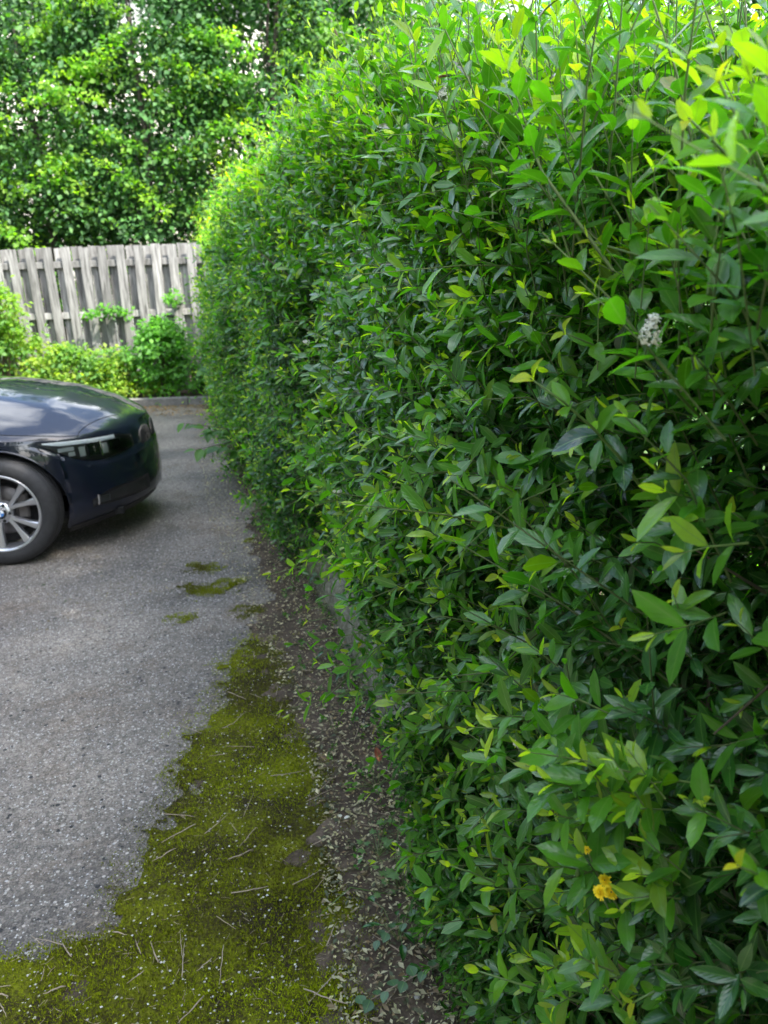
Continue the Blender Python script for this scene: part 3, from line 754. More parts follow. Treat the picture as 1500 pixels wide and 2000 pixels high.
# unseen tree added on the right to throw shade on the drive and the car
big = tree('added_shade_tree', 5.4, -4.6, 12.6, 1.9, 2.6, 9.4, 'unseen tall tree added behind the hedge to shade the drive and the car', 'tree', 200, 60, .15, PD + PG, None, 8, tr=.2, cr=(.4, .8), off=(-2.0, 3.0), extra=[(6.64, -3.52, 11.0), (6.69, -4.02, 11.0), (6.99, -3.82, 11.0), (6.49, -3.22, 11.1), (6.89, -4.42, 11.0), (7.19, -4.32, 11.0), (5.24, -1.82, 11.0), (5.54, -2.07, 11.1), (5.84, -2.52, 11.1), (5.39, -2.22, 11.0), (5.59, -2.52, 11.0), (5.79, -2.92, 11.1), (5.99, -3.32, 11.1), (6.19, -3.72, 11.1), (6.39, -4.12, 11.1), (5.49, -3.22, 11.2), (5.79, -3.82, 11.2), (6.09, -4.42, 11.1), (4.99, -2.82, 11.1), (5.19, -3.52, 11.1)])

# unseen trees added beside and behind the camera to cut low skylight
G3 = 'unseen dark trees added round the drive to block low skylight'
for i, (xx, yy, lab) in enumerate(((-9.6, 9.0, 'added dark tree out of view beyond the far side of the parked car'), (-9.8, 5.6, 'added dark tree level with the parked car, outside the picture'), (-9.5, 2.2, 'added dark tree left of the moss, outside the picture'), (-9.2, -1.4, 'added dark tree left of the drive, just behind the camera'),
                                    (-7.0, -4.6, 'added dark tree out of view at the back left corner of the drive'), (-3.6, -6.2, 'added dark tree behind the photographer to the left'), (-.2, -6.8, 'added dark tree straight behind the photographer'))):
    tree('added_boundary_tree', xx, yy, 7.0, 2.1, 2.1, .3, lab, 'tree', 130, 60, .30, PD, G3, 40 + i, cr=(.5, 1.1))

# bushes in front of the fence
def bush(name, x, y, h, r, label, pal, n=60, npc=55, L=.075, seed=0, ry=.4, group=None, z0=.1):
    rs = np.random.default_rng(seed + 50)
    root = empty(name, (x, y, .06), None, label, 'shrub', group)
    a = rs.uniform(0, 6.28, n); q = rs.uniform(0, 1, n) ** .6; zz = rs.uniform(0, 1, n) ** .8
    wz = np.sqrt(np.clip(1 - zz ** 2.2, .05, 1))
    C = np.stack([np.cos(a) * q * r * wz, np.sin(a) * q * ry * wz, z0 + zz * (h - z0 - .06)], 1)
    bl = Bulk(); leafy_cloud(bl, C, rs.uniform(.13, .26, n), npc, L, pal, 'lo', up=.8)
    bl.build('foliage', M_LEAF_FAR, root)
    parts = [tube([(rs.uniform(-.1, .1), rs.uniform(-.05, .05), -.02), c * .5 + np.array([0, 0, .05]), c], [.012, .008, .003], 5, False) for c in C[:: max(1, n // 16)]]
    V, F = join(parts); o = mobj('stems', V, F, M_TWIG, root, True); o['kind'] = 'stuff'
    return root
PB = [(.17, .27, .03), (.12, .22, .03), (.24, .30, .04), (.07, .16, .03)]
PB2 = [(.08, .22, .03), (.11, .27, .035), (.06, .17, .03)]
bush('tall_shrub', -5.55, 11.45, 1.72, .75, 'tall yellow-green shrub climbing the fence at the left edge', PB, 90, seed=1)
bush('spiky_leaved_shrub', -4.55, 11.35, .80, .62, 'low yellow-green shrub behind the middle of the bonnet', PB, 60, seed=2)
bush('spiky_leaved_shrub', -3.85, 11.3, .72, .50, 'bright lime shrub in front of the fence just past the bonnet', PB, 48, seed=3)
bush('leafy_shrub', -3.15, 11.4, 1.12, .55, 'rounded mid-green shrub beside the end of the hedge', PB2, 74, seed=4)
bush('leafy_shrub', -2.35, 11.6, .6, .35, 'darker green shrub tucked behind the broad-leaved sapling', PB2 + PD, 50, seed=5)
bush('leafy_shrub', -6.6, 11.4, 1.0, .6, 'yellow-green shrub low at the fence left of the tall one', PB, 50, seed=6)
def sprig(x0, x1, z, y, label, seed, n=12, pal=PB2):
    root = empty('leafy_branch', (x0, y, z), None, label, 'branch')
    C = np.stack([np.linspace(0, x1 - x0, n), np.linspace(0, -.2, n), .05 * np.sin(np.linspace(0, 3, n)) + rng.normal(0, .03, n)], 1)
    bl = Bulk(); leafy_cloud(bl, C, np.full(n, .10), 16, .075, pal, 'lo', up=.8); bl.build('foliage', M_LEAF_FAR, root)
    V, F = tube([(-.02, .25, -.12), tuple(C[n // 3]), tuple(C[-1])], [.008, .006, .002], 5); mobj('stem', V, F, M_TWIG, root, True)
sprig(-3.75, -4.25, 1.27, 11.88, 'leafy branch growing out through the middle of the fence', 1)
sprig(-2.98, -3.0, 1.45, 11.85, 'small cluster of round leaves on the fence near the hedge', 2, 6)

# ------------------------------------------------------------------ hedge
hedge = empty('privet_hedge', (0, 0, 0), None, 'long overgrown privet hedge with glossy dark leaves above the low concrete wall', 'hedge')
def ztop_h(y): return np.interp(y, [-1, .5, 1.1, 1.7, 2.4, 3.2, 5, 11], [1.58, 1.62, 1.72, 1.90, 2.05, 2.13, 2.20, 2.20])
def bulge(z, y): return np.interp(z, [.0, .2, .5, 1.0], [.0, .0, .06, .11]) - np.interp(z - ztop_h(y), [-.75, -.5, -.25, 0, .1], [0, .04, .13, .27, .36]) * (1 + .8 * np.clip((y - 5) / 3, 0, 1))
def face_pt(y, z, depth):
    z = np.where((y > 2.0) & (y < 3.55) & (z < .50), z + .44, z)
    nn = FN(y)
    lump = .055 * np.sin(y * 3.1 + 2.2 * z) + .045 * np.sin(y * 5.3 - 3.7 * z + 1) + .03 * np.sin(9 * y + 7 * z)
    lump = lump * np.clip(y / 2, .45, 2.2)
    o = bulge(z, y) + lump * .8 - depth - .075 * np.exp(-(y / 1.5) ** 2) - .09 * np.clip((y - 6) / 3.5, 0, 1) + np.where((z < .35) & (y < 2.2), .05, 0) + .07 * np.clip((y - 3.5) / 1.2, 0, 1) * np.clip((.8 - z) / .5, 0, 1) - .11 * np.exp(-((y - 2.85) / .7) ** 2) * np.clip((1.0 - z) / .5, 0, 1)
    p = np.stack([FX(y), y, z], -1); p[:, :2] += nn[:, :2] * o[:, None]
    return p, nn
leaves = Bulk(); stems = Bulk()
def face_zone(y0, y1, nsh, K, leaf, Ls, lod, zmin=.2, ztop=2.30, stem=.0011, depth=.31, ratio=.36):
    y = rng.uniform(y0, y1, nsh); z = zmin + (np.minimum(ztop, ztop_h(y) + .08) - zmin) * rng.uniform(0, 1, nsh) ** .95
    dep = depth * rng.uniform(0, 1, nsh) ** .8
    p, nn = face_pt(y, z, dep + .05)
    L = rng.uniform(*Ls, nsh)
    tang = np.stack([-nn[:, 1], nn[:, 0], np.zeros(nsh)], -1)
    d = nn * rng.uniform(.6, 1.1, nsh)[:, None] + tang * rng.normal(-.12, .34, nsh)[:, None]
    d[:, 2] = rng.normal(.42, .34, nsh) + np.where(z < .6, -.2, 0)
    hi = np.clip((z - ztop_h(y) + .85) / .8, 0, 1)
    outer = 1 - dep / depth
    young_or_lit = np.clip(rng.uniform(-.1, .42, nsh) * .5 + (.80 * hi + .1 * (hi > .1)) * np.clip((y - .6) / 1.2, .3, 1) + .5 * (rng.uniform(0, 1, nsh) < .15) + 1.15 * np.clip((y - 4) / 5, 0, 1) * rng.uniform(0, 1, nsh), 0, .98)  # besides fresh growth, upper and far leaves lightened: sunlight painted into the pigment
    young_or_lit = young_or_lit * (.35 + .65 * outer)  # deeper shoots take less of the lightening
    shoots(leaves, stems, p, d, L, K, np.full(nsh, leaf) * rng.uniform(.8, 1.2, nsh), young_or_lit, lod, up=.55, outv=nn, stem_r=stem, ratio=ratio)
def top_zone(y0, y1, nsh, K, leaf, Ls, lod, width=1.1, stem=.0012):
    y = rng.uniform(y0, y1, nsh); w = rng.uniform(-.02, width, nsh)
    nn = FN(y)
    z = ztop_h(y) - .06 + .06 * np.sin(y * 2.3 + w * 3) + .05 * np.sin(5.1 * y + 1) - .08 * (w < .12) + rng.uniform(-.14, .06, nsh)
    p = np.stack([FX(y), y, z], -1); p[:, :2] -= nn[:, :2] * w[:, None]
    d = np.stack([rng.normal(0, .28, nsh), rng.normal(0, .28, nsh), np.ones(nsh)], -1) + nn * .25 * (w < .25)[:, None]
    young_or_lit = np.clip(rng.uniform(.35, 1.0, nsh) + .25 * (y > 6), 0, 1)  # pale top, paler at the far end: sun put into the leaf colour
    shoots(leaves, stems, p, d, rng.uniform(*Ls, nsh), K, np.full(nsh, leaf) * rng.uniform(.8, 1.2, nsh), young_or_lit, lod, up=.5, stem_r=stem, sag=.12)
face_zone(-.6, .3, 700, 5, .042, (.08, .15), 'hi', zmin=.08)
face_zone(.2, 1.15, 2300, 5, .038, (.08, .15), 'xhi', zmin=.05, ratio=.33)
face_zone(1.1, 1.8, 1700, 5, .039, (.08, .15), 'vhi', zmin=.05, ratio=.33)
face_zone(1.6, 2.3, 1600, 5, .040, (.09, .17), 'hi', zmin=.08, ratio=.33)
face_zone(2.2, 3.6, 2900, 5, .040, (.09, .17), 'hi', zmin=.40, ratio=.33)
face_zone(3.45, 6.8, 6600, 5, .046, (.11, .20), 'mid', zmin=.03)
face_zone(6.5, 11.2, 5000, 5, .060, (.14, .26), 'mid', ratio=.46, stem=.0016, zmin=.02)
# leaves hanging over the low wall close by
n = 900; y = rng.uniform(.4, 2.2, n); z = rng.uniform(.06, .4, n); p, nn = face_pt(y, z, rng.uniform(-.02, .08, n))
shoots(leaves, stems, p, nn * .8 + rng.normal(0, .4, (n, 3)) - np.array([[0, 0, .2]]), rng.uniform(.07, .14, n), 5, np.full(n, .036), rng.uniform(0, .45, n), 'hi', outv=nn)
top_zone(-.4, 1.6, 1100, 5, .040, (.14, .26), 'vhi', width=.8)
top_zone(1.4, 4.2, 2600, 5, .045, (.14, .30), 'hi', width=1.0)
top_zone(4.0, 11.2, 3900, 5, .056, (.14, .30), 'mid', stem=.0016)
# tall sparse whips standing out of the top
for (n, y0, y1, la, lb, K, lf) in ((60, .5, 1.3, .26, .42, 8, .040), (240, .8, 2.6, .24, .44, 8, .042), (260, 2.4, 5, .24, .48, 7, .046), (320, 5, 11, .22, .46, 6, .055)):
    y = rng.uniform(y0, y1, n); w = rng.uniform(-.04, .8, n); nn = FN(y); p = np.stack([FX(y), y, ztop_h(y) - .12], -1); p[:, :2] -= nn[:, :2] * w[:, None]
    shoots(leaves, stems, p, np.stack([rng.normal(-.12, .32, n), rng.normal(0, .32, n), np.ones(n)], -1), rng.uniform(la, lb, n), K, np.full(n, lf), rng.uniform(.45, 1, n), 'vhi' if y0 < 3 else 'mid', sag=.08, stem_r=.0017)
# long sparse shoots reaching out of the face
n = 460; y = 1.0 + 8 * rng.uniform(0, 1, n) ** 1.2; z = rng.uniform(.3, .97, n) * ztop_h(y); p, nn = face_pt(y, z, rng.uniform(.0, .06, n))
shoots(leaves, stems, p, nn + np.stack([rng.normal(0, .3, n), rng.normal(-.15, .35, n), rng.normal(.25, .3, n)], -1), rng.uniform(.16, .34, n), 6, np.full(n, .042), rng.uniform(.3, .85, n), 'hi', outv=nn, sag=.3, stem_r=.0014)
# upper face: long shoots arching up and outward
n = 620; y = rng.uniform(.7, 6.5, n); z = ztop_h(y) - rng.uniform(.05, .75, n); p, nn = face_pt(y, z, rng.uniform(0, .1, n))
shoots(leaves, stems, p, nn * .5 + np.stack([rng.normal(0, .2, n), rng.normal(0, .25, n), rng.uniform(.5, 1.1, n)], -1), rng.uniform(.16, .30, n), 7, np.full(n, .043), np.clip(.75 - (ztop_h(y) - z) * .7 + rng.normal(0, .15, n), 0, 1), 'vhi', outv=nn, sag=.15, stem_r=.0014)  # leaf colour paler towards the top to look sunlit
# bright growing tips all over the face
n = 1700; y = .62 + 6.2 * rng.uniform(0, 1, n) ** 1.3; z = rng.uniform(.15, 1.9, n); z = np.minimum(z, ztop_h(y)); p, nn = face_pt(y, z, rng.uniform(-.10, .0, n))
shoots(leaves, stems, p - nn * .04, nn + rng.normal(0, .4, (n, 3)) + np.array([[0, 0, .6]]), rng.uniform(.05, .09, n), 3, np.full(n, .045) * rng.uniform(.7, 1.15, n), rng.uniform(.62, 1, n), 'vhi', outv=nn, sag=.05)
# far side of the hedge
n = 5200; y = rng.uniform(-.5, 11.2, n); z = rng.uniform(.1, 1, n) * ztop_h(y); nn = FN(y); p = np.stack([FX(y), y, z], -1); p[:, :2] -= nn[:, :2] * rng.uniform(.75, 1.05, n)[:, None]
shoots(leaves, None, p, -nn + rng.normal(0, .4, (n, 3)), rng.uniform(.12, .24, n), 5, np.full(n, .075), rng.uniform(0, .5, n), 'lo', ratio=.5)
# shaded leaves inside
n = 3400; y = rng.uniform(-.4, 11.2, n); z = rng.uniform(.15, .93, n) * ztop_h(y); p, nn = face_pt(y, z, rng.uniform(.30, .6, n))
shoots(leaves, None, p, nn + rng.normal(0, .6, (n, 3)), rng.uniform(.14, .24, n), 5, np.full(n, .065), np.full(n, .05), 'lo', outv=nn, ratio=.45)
leaves.build('foliage', M_LEAF, hedge, 'stuff')
# low creeping weeds along the wall foot
cover = Bulk(); n = 170; y = 1.2 + 4.2 * rng.uniform(0, 1, n) ** 1.2; p = np.stack([FX(y) - .015 - rng.uniform(0, 1, n) ** 2 * .22, y, np.full(n, .012)], -1)
k = wob(p[:, 0], y, 3.1, 3) > -.25; p = p[k]; n = len(p)
shoots(cover, None, p, np.stack([rng.normal(0, .7, n), rng.normal(0, .7, n), rng.uniform(.3, 1, n)], -1), rng.uniform(.02, .07, n), 4, np.full(n, .018), rng.uniform(.25, .75, n), 'mid', ratio=.6)
cover.build('creeping_weeds', M_LEAF, None, 'stuff')

# branches
n = 300; y = rng.uniform(-.4, 11, n); w = rng.uniform(.30, .75, n); nn = FN(y); P0 = np.stack([FX(y), y, np.full(n, .14)], -1); P0[:, :2] -= nn[:, :2] * w[:, None]
P2 = P0 + np.stack([rng.uniform(-.10, .2, n), rng.normal(0, .16, n), rng.uniform(.7, .92, n) * ztop_h(y) - .14], -1); P1 = (P0 + P2) / 2 + rng.normal(0, .06, (n, 3))
stems.add(*bake_stems(P0, P1, P2, rng.uniform(.003, .010, n), np.tile([[.075, .055, .038]], (n, 1)) * rng.uniform(.6, 1.4, (n, 1))))
n = 2600; y = rng.uniform(-.4, 8, n); z = rng.uniform(.15, .95, n) * ztop_h(y); p, nn = face_pt(y, z, rng.uniform(.16, .5, n)); q = p + nn * .05 + rng.normal(0, .09, (n, 3))
stems.add(*bake_stems(p, (p + q) / 2 + rng.normal(0, .012, (n, 3)), q, rng.uniform(.0013, .0038, n), np.tile([[.12, .085, .055]], (n, 1)) * rng.uniform(.6, 1.5, (n, 1))))
stems.build('stems', attr_mat('hedge_stem_material', .7), hedge, 'stuff')

# ---- single leaf meshes (hero leaves)
def leaf_mesh(name, L, W, curl, fold, twist, mat, nu=7, shape=1.0):
    V, F, UV = [], [], []
    for i in range(nu + 1):
        u = i / nu; w = W * .5 * (math.sin(math.pi * min(1, u ** .85 * .98 + .02)) ** .8) * (1 if u < 1 else 0)
        w = max(w, .0004)
        for v in (-1, -.5, 0, .5, 1):
            tw = twist * u
            x = v * w; z = abs(v) ** 1.4 * w * fold - curl * L * u * u * .5 + .02 * L * math.sin(9 * u + 2 * v) * abs(v)
            V.append((x * math.cos(tw) - z * math.sin(tw) * .3, L * (u - .12 * abs(curl) * u * u), z + x * math.sin(tw))); UV.append((v, u))
    for i in range(nu):
        for j in range(4):
            a = i * 5 + j; F.append((a, a + 1, a + 6, a + 5))
    me = bpy.data.meshes.new(name); me.from_pydata(V, [], F); me.shade_smooth(); me.materials.append(mat)
    uvl = me.uv_layers.new(name='UVMap')
    for lp in me.loops: uvl.data[lp.index].uv = UV[lp.vertex_index]
    return me
LM = {}
for key, mat in (('mature', M_MATURE), ('young_or_lit', M_YOUNG), ('tip', M_TIP)):
    LM[key] = [leaf_mesh('leaf', 1.0, .34 + .05 * i, .15 + .22 * i, .25 + .12 * (i % 3), .25 * (i - 2), mat) for i in range(5)]

def place_leaf(parent, p, d, n, L, key, name='leaf'):
    d = Vector(d).normalized(); n = Vector(n); n = (n - d * n.dot(d)).normalized(); s = d.cross(n)
    M = Matrix(((s.x, d.x, n.x, p[0]), (s.y, d.y, n.y, p[1]), (s.z, d.z, n.z, p[2]), (0, 0, 0, 1))) @ Matrix.Scale(L, 4)
    o = bpy.data.objects.new(name, random.choice(LM[key])); link(o, parent); o.matrix_parent_inverse = Matrix(); o.matrix_local = M
    return o

SH = [(0.278,0.819,1.321,0.147,0.755,1.457),(0.347,0.958,1.438,0.205,0.869,1.492),(0.343,1.217,1.608,0.138,1.111,1.778),(0.341,0.652,1.568,0.253,0.624,1.686),(0.368,0.747,1.607,0.256,0.682,1.670),(0.401,0.821,1.503,0.223,0.845,1.586),(-0.011,2.822,1.924,-0.206,2.707,2.239),(0.195,2.386,1.860,0.022,2.262,2.143),(0.327,1.951,1.798,0.274,1.929,2.078),(0.382,1.624,1.753,0.361,1.590,1.989),(0.373,1.395,1.683,0.345,1.356,1.902),(0.413,1.196,1.715,0.348,1.133,1.854),(0.440,1.041,1.720,0.409,1.003,1.837),(0.302,1.153,1.041,0.165,1.074,1.126),(0.367,0.810,1.291,0.289,0.782,1.374),(0.397,0.750,1.264,0.339,0.716,1.326),(0.307,1.120,0.929,0.173,1.092,1.012),(0.367,0.861,1.110,0.265,0.804,1.165),(0.240,1.340,0.617,0.073,1.280,0.765),(0.264,0.877,0.814,0.269,0.724,1.001),(0.186,0.933,0.652,0.074,0.910,0.751),(0.231,0.736,0.690,0.094,0.749,0.734),(0.329,0.628,0.852,0.234,0.604,0.843),(0.314,0.500,1.055,0.257,0.478,1.121),(0.364,0.630,1.038,0.290,0.610,1.074),(0.158,2.325,0.595,-0.271,2.402,0.505),(0.188,2.112,0.582,-0.270,2.298,0.506),(0.187,1.814,0.631,-0.021,1.801,0.587),(0.284,1.595,1.301,0.117,1.618,1.378),(0.159,2.763,1.018,-0.206,2.986,1.069),(0.326,1.024,1.135,0.246,0.953,1.245),(0.278,1.846,1.443,0.077,1.865,1.507),(0.303,1.456,1.535,0.155,1.465,1.567),(0.318,1.643,1.111,0.140,1.661,1.171),(-0.086,3.232,1.196,-0.381,3.266,1.308),(-0.709,5.255,1.686,-0.948,5.211,2.241)]
for i, s in enumerate(SH):
    b = Vector(s[:3]); t = Vector(s[3:]); ax = t - b; Ln = ax.length
    b = b - ax * .25; ax = t - b; Ln = ax.length          # root it inside the hedge
    rs = random.Random(i)
    side = ax.cross(Vector((0, 0, 1))).normalized(); bend = side.cross(ax).normalized() * Ln * rs.uniform(-.02, .07)
    pt = lambda q: b + ax * q + bend * (4 * q * (1 - q))
    V, F = tube([pt(q / 5) - b for q in range(6)], [.0021, .0019, .0017, .0015, .0012, .0008], 6)
    st = mobj('shoot', V, F, M_STEM, hedge, True); st.location = b
    K = 4; leafL = min(.047, max(.032, Ln * .22)); young_or_lit = 'young_or_lit' if i not in (17, 20) else 'young_or_lit'
    phi0 = rs.uniform(0, 3)
    ta = ax.normalized(); a = ta.cross(Vector((.1, .2, 1))).normalized(); c = ta.cross(a)
    for j in range(K):
        q = .34 + .64 * j / (K - 1)
        for sd in (0, 1):
            ph = phi0 + j * math.pi / 2 + sd * math.pi + rs.uniform(-.2, .2)
            perp = a * math.cos(ph) + c * math.sin(ph)
            al = R([62, 56, 48, 30][j] + rs.uniform(-8, 8))
            d = ta * math.cos(al) + perp * math.sin(al); nn = ta * math.sin(al) - perp * math.cos(al) + Vector((-.15, -.2, .45))
            key = 'tip' if j == K - 1 else ('young_or_lit' if j >= 2 or rs.random() < .45 or s[2] > 1.55 else 'mature')
            place_leaf(st, pt(q) - b, d, nn, leafL * [1.0, 1.02, .85, .52][j] * rs.uniform(.85, 1.12), key)

# ---- white flower heads of the privet
M_PETAL = simple('cream_petal_material', (.80, .78, .68), .6)
def flower_head(p, size, axis=(0, 0, 1)):
    ax = Vector(axis).normalized(); f = empty('flower_head', p, hedge)
    side = ax.orthogonal().normalized(); s2 = ax.cross(side)
    parts = []; lit = []
    parts.append(tube([(.09, .07, -.10), -ax * size * 1.2, -ax * size * .5, ax * size * .6], [.0015, .0013, .001, .0006], 5))
    for i in range(64):
        h = random.random(); a = random.uniform(0, 6.28); r = size * .52 * (1 - h * .75) * random.uniform(.5, 1.05)
        c = ax * (h * size * 1.1 - size * .45) + (side * math.cos(a) + s2 * math.sin(a)) * r
        parts.append(tube([ax * (h * size * .8 - size * .5), c], [.0006, .0005], 3, False))
        # a bud or a four-petalled blossom
        n = (c.normalized() * 1.0 + ax * .3).normalized(); e1 = n.orthogonal().normalized(); e2 = n.cross(e1); ps = size * random.uniform(.075, .115)
        V = [tuple(c - n * ps), tuple(c + n * ps * .6)]; F = []
        for k in range(6):
            q = k * math.pi / 3; V.append(tuple(c + (e1 * math.cos(q) + e2 * math.sin(q)) * ps * .75))
        for k in range(6): F += [(0, 2 + (k + 1) % 6, 2 + k), (1, 2 + k, 2 + (k + 1) % 6)]
        lit.append((V, F))
        if random.random() < .5:
            V = [tuple(c + n * ps)]; F = []
            for k in range(4):
                q = k * math.pi / 2 + a; m0 = e1 * math.cos(q) + e2 * math.sin(q); m1 = n.cross(m0)
                o_ = len(V); V += [tuple(c + n * ps * 1.1 + m0 * ps * 1.0 + m1 * ps * .55), tuple(c + n * ps * .8 + m0 * ps * 1.9), tuple(c + n * ps * 1.1 + m0 * ps * 1.0 - m1 * ps * .55)]; F += [(0, o_, o_ + 1), (0, o_ + 1, o_ + 2)]
            lit.append((V, F))
    V, F = join(parts); mobj('stalk', V, F, M_STEM, f, True)
    V, F = join(lit); o = mobj('blossom', V, F, M_PETAL, f); o['kind'] = 'stuff'
flower_head((.238, .687, 1.502), .021, (.05, -.3, 1))
flower_head((.119, 1.38, 1.841), .021, (.1, 0, 1))
flower_head((.172, 1.27, 1.742), .017, (.2, 0, 1)); flower_head((.140, 1.36, 1.772), .013, (.2, 0, 1))
flower_head((.20, 1.07, .84), .014, (-.6, -.5, .6)); flower_head((-.24, 2.65, 1.37), .02, (-1, 0, .4)); flower_head((-.12, 1.95, 1.03), .018, (-1, -.2, .3))
# reddish insect on the upper flower
ins = empty('insect', (.119, 1.376, 1.862), None, 'small reddish-brown insect sitting on the white privet flower', 'insect')
M_INS = simple('insect_shell_material', (.22, .05, .02), .4); M_INSL = simple('insect_leg_material', (.03, .02, .015), .5)
V, F = tube([(-.008, 0, .002), (-.005, 0, .003), (0, 0, .004), (.004, 0, .0035), (.006, 0, .003)], [.0006, .0024, .0027, .002, .0005], 8); mobj('abdomen', V, F, M_INS, ins, True)
V, F = tube([(.006, 0, .003), (.0085, 0, .003), (.010, 0, .0025)], [.0008, .0017, .0005], 8); mobj('head', V, F, M_INSL, ins, True)
for sx in (-.003, 0, .003):
    for sy in (-1, 1):
        V, F = tube([(sx, 0, .003), (sx, sy * .003, .004), (sx, sy * .0055, -.001)], .00035, 4); mobj('leg', V, F, M_INSL, ins)

# ------------------------------------------------------------------ broad-leaved sapling at the far part of the hedge
def ovate(name, mat, W=.8):
    V, F, UV = [], [], []
    prof = [(0, .02), (.12, .55), (.3, .95), (.5, 1.0), (.7, .75), (.88, .35), (1, .01)]
    for u, w in prof:
        for v in (-1, 0, 1):
            V.append((v * w * W * .5, u, abs(v) * .08 * w - .25 * u * u)); UV.append((v, u))
    for i in range(len(prof) - 1):
        for j in (0, 1): a = i * 3 + j; F.append((a, a + 1, a + 4, a + 3))
    me = bpy.data.meshes.new(name); me.from_pydata(V, [], F); me.shade_smooth(); me.materials.append(mat)
    l = me.uv_layers.new(name='UVMap')
    for lp in me.loops: l.data[lp.index].uv = UV[lp.vertex_index]
    return me
M_BROAD = leaf_mat('broad_leaf_material', col=((.045, .13, .03), (.10, .24, .035)), trans=.4, rough=.45)
LM['broad'] = [ovate('leaf', M_BROAD, w) for w in (.62, .75, .85)]
sap = empty('broad_leaved_sapling', (-.98, 5.95, .12), None, 'broad-leaved sapling reaching out of the hedge over the drive beside the car', 'sapling')
BR = [((0, 0, .1), (-.44, -.45, .52)), ((0, 0, .1), (-.36, -.50, .33)), ((0, .05, .3), (-.32, .15, .95)), ((0, .1, .4), (-.55, .6, 1.1)), ((0, 0, .2), (-.30, -.3, .42)), ((.02, .1, .4), (-.30, .05, .72)), ((.0, .2, .3), (-.45, .45, .8))]
for i, (b, t) in enumerate(BR):
    b = Vector(b); t = Vector(t); mid = (b + t) / 2 + Vector((.04, 0, .12))
    V, F = tube([b, mid, t], [.006, .004, .0015], 6); mobj('branch', V, F, M_TWIG, sap, True)
    for j in range(9):
        q = .35 + .65 * j / 8; p = b * (1 - q) ** 2 + mid * 2 * q * (1 - q) + t * q * q
        d = (t - b).normalized() * .4 + Vector((random.uniform(-1, .3), random.uniform(-.8, .5), random.uniform(-.6, .2)))
        place_leaf(sap, p, d, Vector((random.uniform(-.4, .3), random.uniform(-.6, .1), 1)), random.uniform(.07, .11), 'broad')
# yellow climber sprig at the far top
yel = empty('yellow_leaved_sprig', (-.98, 5.6, 1.9), None, 'yellow-leaved sprig standing above the far end of the hedge', 'sprig')
V, F = tube([(0, 0, -.3), (-.05, 0, 0), (-.02, 0, .32)], [.003, .0025, .001], 5); mobj('stem', V, F, M_STEM, yel, True)
for j in range(9):
    place_leaf(yel, (-.05 + .003 * j, 0, -.1 + .05 * j), (random.uniform(-1, 1), random.uniform(-1, .3), -.1), (0, -.4, 1), random.uniform(.045, .065), 'tip')

# ------------------------------------------------------------------ weeds, flowers and oddments on the soil
LOB = []
def lobed(name, mat):
    pr = [(0, 0), (.18, .12), (.5, .08), (.32, .35), (.46, .62), (.2, .58), (0, 1.0), (-.2, .58), (-.46, .62), (-.32, .35), (-.5, .08), (-.18, .12)]
    V = [(0, .35, .03)] + [(x, y, -.08 * abs(x) - .12 * y * y) for x, y in pr]
    F = [(0, 1 + k, 1 + (k + 1) % 12) for k in range(12)]
    me = bpy.data.meshes.new(name); me.from_pydata(V, [], [(a, c, b) for a, b, c in F]); me.shade_smooth(); me.materials.append(mat)
    l = me.uv_layers.new(name='UVMap')
    for lp in me.loops: l.data[lp.index].uv = (V[lp.vertex_index][0], V[lp.vertex_index][1])
    return me
M_IVY = leaf_mat('weed_leaf_material', col=((.06, .13, .04), (.13, .22, .07)), trans=.3, rough=.55, vein=.3)
LM['lobed'] = [lobed('leaf', M_IVY)]
WEED = [(-.235, 3.003, .10, 'small weed at the wall foot furthest from the camera', 'mature'), (-.145, 2.657, .06, 'sparse creeping weed on the litter below the bare concrete', 'lobed'), (-.055, 2.10, .09, 'feathery green weed beside the rust-red fallen leaf', 'young_or_lit'),
        (-.05, 1.793, .09, 'lobed-leaf weed spreading onto the soil beside the white petals', 'lobed'), (.02, 1.66, .08, 'pale lobed weed under the hedge edge behind the straggly stems', 'lobed'), (-.18, 2.80, .06, 'tiny weed in the litter between two larger weeds', 'mature'), (.0, 1.50, .10, 'green rosette weed above the trailing round-leaved stem', 'mature')]
for (x, y, r, lab, key) in WEED:
    w = empty('weed', (x, y, .012), None, lab, 'weed')
    for j in range(14):
        a = random.uniform(0, 6.28); q = random.uniform(.15, 1) * r
        p = (q * math.cos(a), q * math.sin(a) * .9, random.uniform(.01, .06))
        V, F = tube([(0, 0, 0), (p[0] * .6, p[1] * .6, p[2] * 1.1), p], [.001, .0009, .0006], 4); 
        st = mobj('stalk', V, F, M_STEM, w)
        place_leaf(w, p, (math.cos(a), math.sin(a), random.uniform(-.2, .3)), (0, 0, 1), random.uniform(.02, .038), key)
